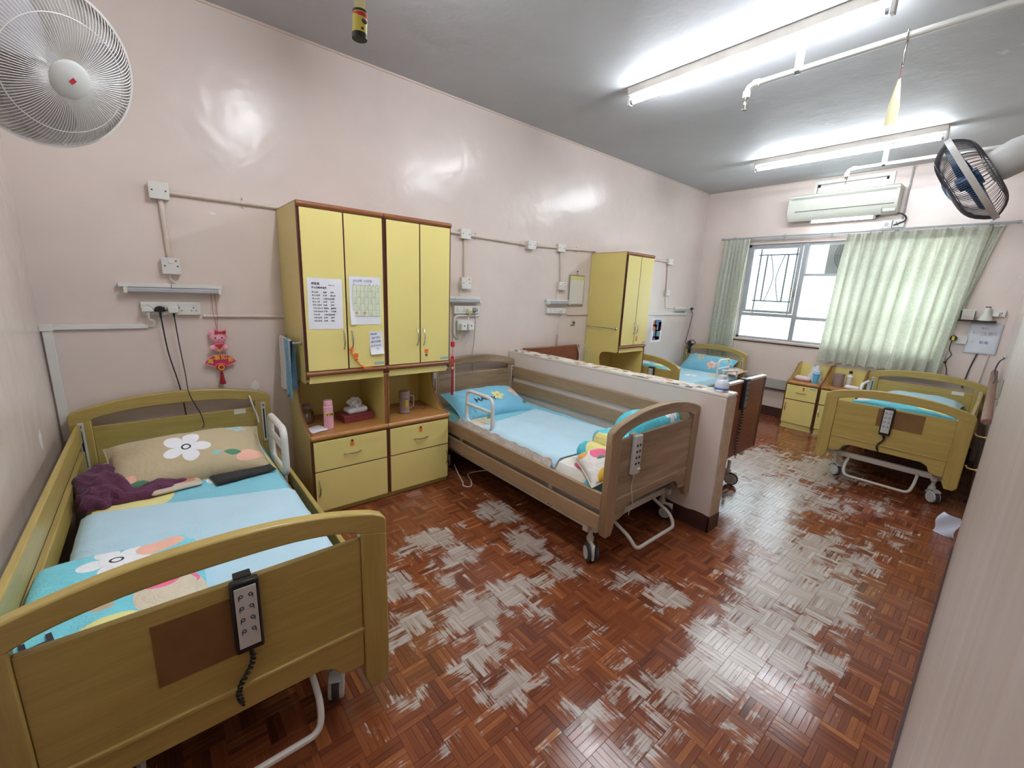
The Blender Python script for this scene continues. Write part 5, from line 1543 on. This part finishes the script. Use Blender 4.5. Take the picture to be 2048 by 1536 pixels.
def smooth_path(pts, n=6):
    pts = [V(p) for p in pts]; out = []
    for i in range(len(pts) - 1):
        p0 = pts[max(0, i - 1)]; p1 = pts[i]; p2 = pts[i + 1]; p3 = pts[min(len(pts) - 1, i + 2)]
        for k in range(n):
            t = k / n
            out.append(.5 * ((2 * p1) + (p2 - p0) * t + (2 * p0 - 5 * p1 + 4 * p2 - p3) * t * t + (3 * p1 - p0 - 3 * p2 + p3) * t ** 3))
    out.append(pts[-1]); return out
plug('black three-pin plug with a black cord running down behind the left headboard', .032, 1.352, M['black'], smooth_path([(.034, 3.20, 1.28), (.045, 3.215, 1.1), (.075, 3.22, .9), (.09, 3.222, .7), (.095, 3.222, .5)]))
plug('white plug with a thin black cord falling over the left headboard to the pillow', .093, 1.36, M['sock'], smooth_path([(.094, 3.20, 1.30), (.10, 3.20, 1.15), (.11, 3.19, .98), (.115, 3.12, .86), (.155, 3.10, .74), (.165, 3.06, .68), (.15, 2.92, .70)]), .0028, cordmat=M['black'], round_=False)
plug('round white plug at the left end of the strip over the left mustard bed', -.022, 1.352, M['sock'], smooth_path([(-.02, 3.21, 1.30), (.0, 3.22, 1.29), (-.004, 3.235, 1.262), (-.03, 3.24, 1.262)]), .0045)
plug('grey round plug with a grey cord dropping behind the oak headboard', 2.255, 1.36, M['grey'], smooth_path([(2.26, 3.20, 1.25), (2.262, 3.22, 1.05), (2.25, 3.225, .95), (2.262, 3.225, .75), (2.262, 3.225, .5)]), .0035, cordmat=M['grey'])
plug('white plug with a yellow tape label on the strip right of the tall pair', 2.195, 1.355, M['sock'], smooth_path([(2.195, 3.21, 1.31), (2.195, 3.22, 1.28)]), .0045, round_=False)
o = MB().box(-.02, .02, -.0015, 0, -.009, .009).build('name_tape', M['label'], None, (2.195, D - .0625, 1.348)); tag(o, 'yellow name tape stuck on the white plug right of the tall pair', 'sticker')
plug('white plug with a coiled cord at the strip over the red brown headboard', 3.42, 1.35, M['sock'], smooth_path([(3.40, 3.215, 1.28), (3.385, 3.22, 1.15), (3.38, 3.22, 1.10)]), .0045, round_=False, cordmat=M['frame'])
cc_ = thing('coiled_cord', 'cream coiled cord hanging above the red brown headboard', 'cord', (3.38, 3.22, 1.10))
MB().tube([(.010 * math.cos(a), .010 * math.sin(a), -.0042 * a) for a in [i * .5 for i in range(80)]], .0035, 5).build('coil', plain('tan_cord', C(168, 142, 118), .5), cc_)
# trunking to the left corner
tk = thing('trunking', 'white cable trunking along the back wall and down the left corner', 'trunking', (-.44, D, 1.26))
MB().box(-.018, .41, -.018, 0, -.012, .014).build('horizontal_run', M['sock'], tk, bevel=.002)
MB().box(-.012, .026, -.018, 0, -.62, -.015).build('vertical_run', M['sock'], tk, bevel=.002)
MB().box(-.02, .03, -.022, 0, -.018, .018).build('corner_piece', M['sock'], tk, bevel=.002)
# double socket and looped conduit right of the tall pair
ds = thing('twin_socket', 'white twin socket with two adaptors below the strip right of the tall pair', 'socket', (2.15, D, 1.225))
MB().box(-.075, .085, -.045, 0, -.045, .045).build('back_box', M['sock'], ds, bevel=.004)
for x in (-.03, .045):
    a_ = MB().box(x - .028, x + .028, -.085, -.045, -.040, .018).build('adaptor', M['white'], ds, bevel=.005)
    MB().box(x - .005, x + .005, -.0865, -.0845, -.005, .006).build('adaptor_window', M['black'], a_)
MB().tube(round_path([(.17, -.014, .088), (-.095, -.014, .088), (-.095, -.014, -.09), (-.05, -.014, -.12)], .05), .0125, 10).build('conduit_bend', M['sock'], ds)
for x in (-.03, .045):
    MB().tube(smooth_path([(x, -.06, -.04), (x - .01, -.055, -.09), (x - .05, -.04, -.135), (x - .10, -.03, -.11), (x - .13, -.02, -.05)]), .004, 6).build('cord', M['frame'], ds)
MB().tube(smooth_path([(.045, -.05, -.05), (.05, -.02, -.14), (.04, -.012, -.20), (.055, -.015, -.225)]), .003, 6).build('cord_end', M['white'], ds)
# hanging calendar
hc = thing('wall_calendar', 'blank grey-framed wall calendar with a yellow header hanging left of the lone cabinet', 'calendar', (3.66, D, 1.60))
MB().box(-.125, .125, -.014, -.004, -.19, .15).build('frame', plain('taupe_frame', C(150, 138, 112), .5), hc, bevel=.006)
MB().box(-.112, .112, -.0165, -.013, -.165, .138).build('sheet', M['paper2'], hc)
MB().box(-.112, .112, -.0175, -.0163, .10, .138).build('header_strip', plain('pale_yellow_header', C(222, 216, 140), .6), hc)
MB().tube([(-.02, -.008, .15), (0, -.008, .185), (.02, -.008, .15)], .002, 5).build('hanger', M['steel'], hc)
MB().cyl((0, 0, .19), (0, -.02, .19), .005, 8).build('nail', M['acdark'], hc)
hk = thing('wall_hook', 'small dark clip hook on the back wall below the hanging calendar', 'hook', (3.655, D, 1.205))
MB().box(-.04, .03, -.008, 0, -.012, -.004).build('bar', M['acdark'], hk, bevel=.002)
MB().ball((.0, -.012, .02), .016, .012, .014).build('knob', plain('dark_green_knob', C(56, 66, 50), .5), hk)
MB().box(-.03, .035, -.003, 0, .03, .06).build('tape', plain('cream_tape', C(214, 200, 176), .6), hk)
for lb_, p_ in (('thin cream cord drooping over the red brown headboard', [(3.62, 3.14, 1.0), (3.63, 3.13, .97), (3.66, 3.12, .85), (3.65, 3.12, .78)]), ('white cord looping over the right end of the red brown headboard', [(3.70, 3.20, .99), (3.74, 3.15, .99), (3.80, 3.12, .90), (3.82, 3.12, .78)])):
    q = V(p_[0]); tag(MB().tube(smooth_path([V(a) - q for a in p_]), .005, 6).build('cord', M['frame'], None, q), lb_, 'cord')
# far end trunking, plug, poster
tr_ = thing('trunking', 'white cable trunking on the back wall beyond the lone tall cabinet', 'trunking', (4.45, D, 1.32))
MB().box(0, 1.72, -.02, 0, -.014, .014).build('run', M['sock'], tr_, bevel=.002)
MB().tube(smooth_path([(1.62, -.01, .075), (1.66, -.012, .07), (1.66, -.012, .02)]), .005, 6).build('cable', M['sock'], tr_)
plug('black adaptor plug near the far corner with black cords to the desk fan', 6.30, 1.39, M['black'], smooth_path([(6.30, 3.20, 1.33), (6.28, 3.21, 1.15), (6.24, 3.21, 1.0), (6.20, 3.20, .88), (6.26, 3.19, .90)]), .005, y=.012)
o = thing('plug_socket', 'small white socket behind the black adaptor near the far corner', 'socket', (6.31, D, 1.39))
MB().box(-.055, .045, -.012, 0, -.04, .04).build('plate', M['sock'], o, bevel=.002)
MB().tube([(-.05, -.008, -.01), (-.18, -.008, -.012)], .005, 6).build('cable', M['black'], o)
po = thing('photo_poster', 'small colour photo sheet stuck on the back wall beyond the lone tall cabinet', 'poster', (5.415, D, 1.09))
MB().box(-.135, .135, -.002, 0, -.165, .165).build('sheet', M['paper'], po)
random.seed(5)
pcs = [plain('photo_colour_%s' % n, c, .6) for n, c in (('blue', C(96, 116, 156)), ('plum', C(140, 90, 116)), ('orange', C(214, 130, 96)), ('grey', C(150, 156, 168)), ('teal', C(120, 150, 160)))]
for i, (x, z, w_, h_) in enumerate(((.02, .10, .08, .05), (.08, .06, .04, .06), (-.05, .04, .05, .045), (.03, .02, .06, .03), (.04, -.06, .06, .07), (-.03, -.05, .04, .05), (.0, -.11, .08, .025), (-.07, .10, .03, .04))):
    MB().box(x - w_, x + w_, -.0035, -.0018, z - h_, z + h_).build('photo_patch', pcs[i % 5], po) if i < 8 else None
# clip fan on the far headboard
cf = thing('clip_fan', 'small dark green clip-on desk fan at the corner of the far headboard', 'fan', (6.26, 3.15, .86), (0, 0, -.6))
for r_ in (.075, .05, .025):
    MB().tube([(r_ * math.cos(a), -.02, r_ * math.sin(a)) for a in [2 * PI * i / 24 for i in range(24)]], .005 if r_ > .07 else .002, 6, closed=True).build('guard_ring', plain('dark_green_plastic', C(40, 58, 44), .4), cf)
MB().cyl((0, -.02, 0), (0, .05, 0), .026, 14).build('motor', M['black'], cf)
for k in range(3):
    a = k * 2 * PI / 3
    m = MB(); m.sheet(lambda u, v: V(((.02 + .045 * u) * math.cos(a + (v - .5) * .9), -.01 + .015 * (v - .5), (.02 + .045 * u) * math.sin(a + (v - .5) * .9))), 5, 5, V((0, .001, 0))); m.build('blade', M['dark'], cf)
MB().box(-.018, .018, .0, .03, -.13, -.02).build('clip', M['black'], cf, bevel=.004)

# hanging lucky charm by the left tall cabinet
ch = thing('lucky_charm', 'pink plush animal charm with a red fan plaque and tassel on the back wall', 'ornament', (.297, D - .03, 1.20))
MB().tube([(-.012, .02, .29), (-.010, .01, .12), (0, 0, .025)], .002, 5).tube([(.008, .02, .29), (.010, .01, .12), (0, 0, .025)], .002, 5).build('cord', plain('dusty_rose_cord', C(190, 120, 124), .6), ch)
MB().ball((.0, 0, -.015), .046, .028, .040, 18, 12).build('head', M['pinkplush'], ch)
for s in (-1, 1):
    MB().ball((s * .034, .0, .018), .014, .008, .016).build('ear', M['pinkplush'], ch)
    MB().ball((s * .017, -.027, -.016), .0042, .003, .0052, 8, 6).build('eye', M['ink'], ch)
    MB().ball((s * .028, -.024, -.026), .005, .003, .003, 8, 6).build('cheek', plain('rosy_cheek', C(236, 120, 150), .8), ch)
    MB().ball((s * .034, -.012, -.080), .016, .014, .018).build('paw', M['pinkplush'], ch)
MB().tube([(-.006, -.028, -.026), (0, -.029, -.030), (.006, -.028, -.026)], .0012, 5).build('mouth', M['ink'], ch)
MB().ball((0, .002, -.078), .034, .022, .032).build('body', M['pinkplush'], ch)
MB().prism([(-.026, -.055), (.026, -.055), (0, -.088)], xz, -.026, -.020).build('bib', M['red'], ch, bevel=.002)
MB().ball((0, -.024, -.098), .009, .006, .007).build('bell', M['gold'], ch)
for s in (-1, 1):
    MB().prism([(.012, .020), (.012 + s * .028, .034), (.012 + s * .028, .004)], xz, -.032, -.022).build('bow', M['red'], ch, bevel=.004)
MB().ball((.012, -.03, .019), .007).build('bow_knot', M['red'], ch)
MB().tube([(0, 0, -.105), (0, 0, -.125)], .0025, 5).build('link', M['gold'], ch)
fanp = arc((0, -.215), .092, PI * .86, PI * .14, 14) + arc((0, -.215), .034, PI * .14, PI * .86, 8)
pf = MB().prism(fanp, xz, -.006, .002).build('fan_plaque', plain('magenta_red_plaque', C(190, 46, 84), .4), ch, bevel=.002)
MB().tube([V((p[0], -.006, p[1])) for p in fanp], .0028, 5, closed=True).build('plaque_edge', plain('rose_edge', C(236, 140, 160), .4), pf)
for i, c_ in enumerate('萬事如意'):
    text('gilt_letters', c_, .034, M['gold'], pf, loc=(-.072 + i * .037, -.0075, -.168 + (.014 if i in (1, 2) else -.004)), rot=(PI / 2, (.18, .06, -.06, -.18)[i], 0), bold=.0008)
MB().ball((0, 0, -.205), .026, .012, .024).build('red_bead', M['red'], ch)
MB().lathe([(.012, -.004), (.018, -.004), (.018, .004), (.012, .004), (.012, -.004)], 18, Matrix.Translation((0, -.012, -.205)) @ Matrix.Rotation(PI / 2, 4, 'X')).build('gold_ring', M['gold'], ch)
MB().lathe([(0, -.232), (.006, -.234), (.008, -.245), (.009, -.26), (.017, -.315), (0, -.315)], 14).build('tassel', plain('dark_red_tassel', C(150, 24, 40), .8), ch)
# red knot ornament at the right edge of the tall pair
rc = thing('knot_ornament', 'red beaded knot ornament with long tassel at the right edge of the tall pair', 'ornament', (1.735, D - .50, 1.13))
MB().tube([(-.005, .0, .06), (0, 0, 0), (0, 0, -.10)], .002, 5).build('cord', M['red'], rc)
MB().box(-.012, .014, -.012, .012, -.02, .02).build('knot', M['red'], rc, bevel=.005)
for z in (-.10, -.16):
    MB().ball((0, 0, z), .014).build('bead', M['red'], rc)
for s in (-1, 1):
    MB().tube([(0, 0, -.10), (s * .018, 0, -.13), (0, 0, -.16)], .006, 6).build('knot_loop', M['red'], rc)
MB().ball((0, 0, -.185), .008, .008, .012).build('gold_bead', M['gold'], rc)
MB().lathe([(0, -.19), (.005, -.192), (.007, -.21), (.010, -.40), (0, -.40)], 10).build('tassel', plain('dark_red_silk', C(158, 26, 40), .8), rc)
MB().tube([(.012, .004, .05), (.022, .004, -.15), (.024, .004, -.40)], .003, 6).build('white_cord', M['white'], rc)

# things on the window wall at the right
sh = thing('wall_shelf', 'small dark-edged shelf on the window wall right of the curtain', 'shelf', (B, .245, 1.455))
MB().box(-.10, 0, -.115, .15, -.012, .0).build('board', M['brown_h'], sh, bevel=.002)
MB().box(-.104, -.10, -.115, .15, -.016, .004).build('front_edge', M['black'], sh)
rl = thing('reading_lamp', 'small cream cone-shaped reading lamp standing on the wall shelf', 'lamp', (B - .06, .21, 1.456))
MB().lathe([(.055, .0), (.058, .0), (.026, .085), (.024, .125), (.018, .13), (0, .13), (0, .125), (.016, .12), (.02, .085), (.053, .003), (.055, 0)], 24).build('shade', M['acbody'], rl)
MB().cyl((0, 0, .13), (0, 0, .14), .02, 14).build('lamp_cap', M['brown_dk'], rl)
pp = thing('card_stack', 'white printed card leaning on the left end of the wall shelf', 'paper', (B - .05, .335, 1.456), (0, 0, 0))
MB().obox(Matrix.Rotation(-.25, 4, 'Y'), -.002, .002, -.045, .045, 0, .11).build('card', M['paper2'], pp)
MB().obox(Matrix.Rotation(-.25, 4, 'Y'), .002, .02, -.05, .055, 0, .09).build('black_case', M['black'], pp)
for i in range(5):
    MB().obox(Matrix.Rotation(-.25, 4, 'Y'), -.0028, -.0018, -.037, .037, .018 + i * .018, .021 + i * .018).build('printed_line', M['grey'], pp)
ss = thing('socket_strip', 'white socket strip behind the cone lamp on the window wall', 'socket', (B, .145, 1.535), group='wall socket strips')
MB().box(-.03, 0, -.06, .10, -.035, .035).build('casing', M['sock'], ss, bevel=.003)
MB().box(-.06, -.03, -.02, .025, -.035, .01).build('adaptor', M['white'], ss, bevel=.004)
for y in (-.035, .06):
    MB().box(-.0315, -.0295, y - .004, y + .004, -.004, .006).build('socket_hole', M['black'], ss)
wb = thing('whiteboard', 'small whiteboard with blue and grey writing below the wall shelf', 'whiteboard', (B, .19, 1.275))
MB().box(-.016, 0, -.115, .115, -.155, .155).build('frame', plain('pale_blue_grey_frame', C(196, 202, 212), .4), wb, bevel=.006)
MB().box(-.018, -.015, -.100, .100, -.140, .140).build('board', plain('white_board_surface', C(214, 216, 224), .3), wb)
for tx, y, z, h, mt in (('備忘', .03, .095, .026, 'grey'), ('1', .08, .045, .03, 'blue_ink'), ('注意', .02, .035, .042, 'mauve'), ('日', -.06, .045, .03, 'mauve'), ('2', .075, -.045, .03, 'grey'), ('飯後', .02, -.05, .034, 'blue_ink')):
    text('handwriting', tx, h, M[mt], wb, loc=(-.0186, y, z), rot=(PI / 2, 0, -PI / 2))
for lb_, p_ in (('dark cable running down from the whiteboard behind the bed', [(B - .008, .20, 1.12), (B - .01, .225, .95), (B - .01, .24, .75)]), ('cream cable running down the window wall at the right of the whiteboard', [(B - .008, .12, 1.12), (B - .01, .13, .95), (B - .01, .14, .75)])):
    q = V(p_[0]); tag(MB().tube(smooth_path([V(a) - q for a in p_]), .006, 6).build('cable', M['dark'] if 'dark' in lb_ else M['trunk'], None, q), lb_, 'cable')
sk2 = thing('wall_socket', 'white single socket with a black and yellow plug left of the whiteboard', 'socket', (B, .345, 1.245))
MB().box(-.03, 0, -.05, .035, -.04, .04).build('plate', M['sock'], sk2, bevel=.003)
MB().cyl((-.03, .05, .015), (-.075, .05, .015), .028, 14).build('black_plug', M['black'], sk2)
MB().box(-.078, -.05, .04, .06, -.005, .035).build('yellow_tape', M['label'], sk2)
MB().tube(smooth_path([(-.05, .055, -.01), (-.04, .06, -.10), (-.03, .035, -.16), (-.03, .065, -.24), (-.03, .04, -.32), (-.03, .03, -.42)]), .004, 6).build('cord', M['black'], sk2)
kc = thing('hanging_keys', 'thin dark wire loop hanging on the right wall above the handrail', 'wire', (5.4, .0, 1.12))
MB().tube(smooth_path([(0, 0, .06), (0, .03, .02), (.02, .04, -.06), (.0, .025, -.12), (-.03, .03, -.16)]), .005, 6).build('wire', M['acdark'], kc)
MB().ball((0, .005, .06), .014).build('nail_head', M['steel'], kc)

# hand sanitiser on the partition end
hs = thing('pump_bottle', 'clear hand sanitiser pump bottle with a blue band on the end of the half wall', 'bottle', (2.80, 1.16, .967))
MB().lathe([(0, 0), (.040, 0), (.043, .005), (.043, .05), (.032, .072), (.016, .08), (0, .08)], 22).build('body', plain('milky_clear_plastic', C(214, 220, 236), .2), hs)
MB().lathe([(.0435, .008), (.0442, .008), (.0442, .024), (.0435, .024), (.0435, .008)], 22).build('blue_band', plain('blue_label_band', C(84, 110, 190), .4), hs)
MB().lathe([(0, .08), (.020, .08), (.020, .10), (.016, .105), (.007, .108), (.007, .125), (.013, .126), (.013, .138), (0, .14)], 18).build('pump_head', M['white'], hs)
MB().tube(round_path([(0, 0, .133), (.125, -.03, .125), (.130, -.03, .085)], .012), .0055, 8).build('nozzle', M['white'], hs)
MB().box(-.075, -.035, -.03, .01, 0, .012).build('tray_tab', M['white'], hs, bevel=.003)
q = V((.425, 3.145, .795))
tag(MB().tube(smooth_path([(0, .02, 0), (0, -.012, .006), (.012, -.014, -.05), (.03, -.016, -.12), (.035, -.03, -.17)]), .005, 6).build('cord', M['white'], None, q), 'short white cord draped over the right side of the left mustard headboard', 'cord')
# cord loop under the oak bed
q = V((1.86, 2.72, .006))
tag(MB().tube(smooth_path([(0, .18, .05), (-.02, .08, .002), (-.07, -.06, 0), (-.10, -.12, 0), (-.06, -.16, 0), (.0, -.08, 0), (.05, .04, 0), (.16, .04, 0), (.3, -.02, 0)], 8), .005, 6).build('cable', M['white'], None, q), 'white cable looped on the floor under the head of the grey oak bed', 'cable')
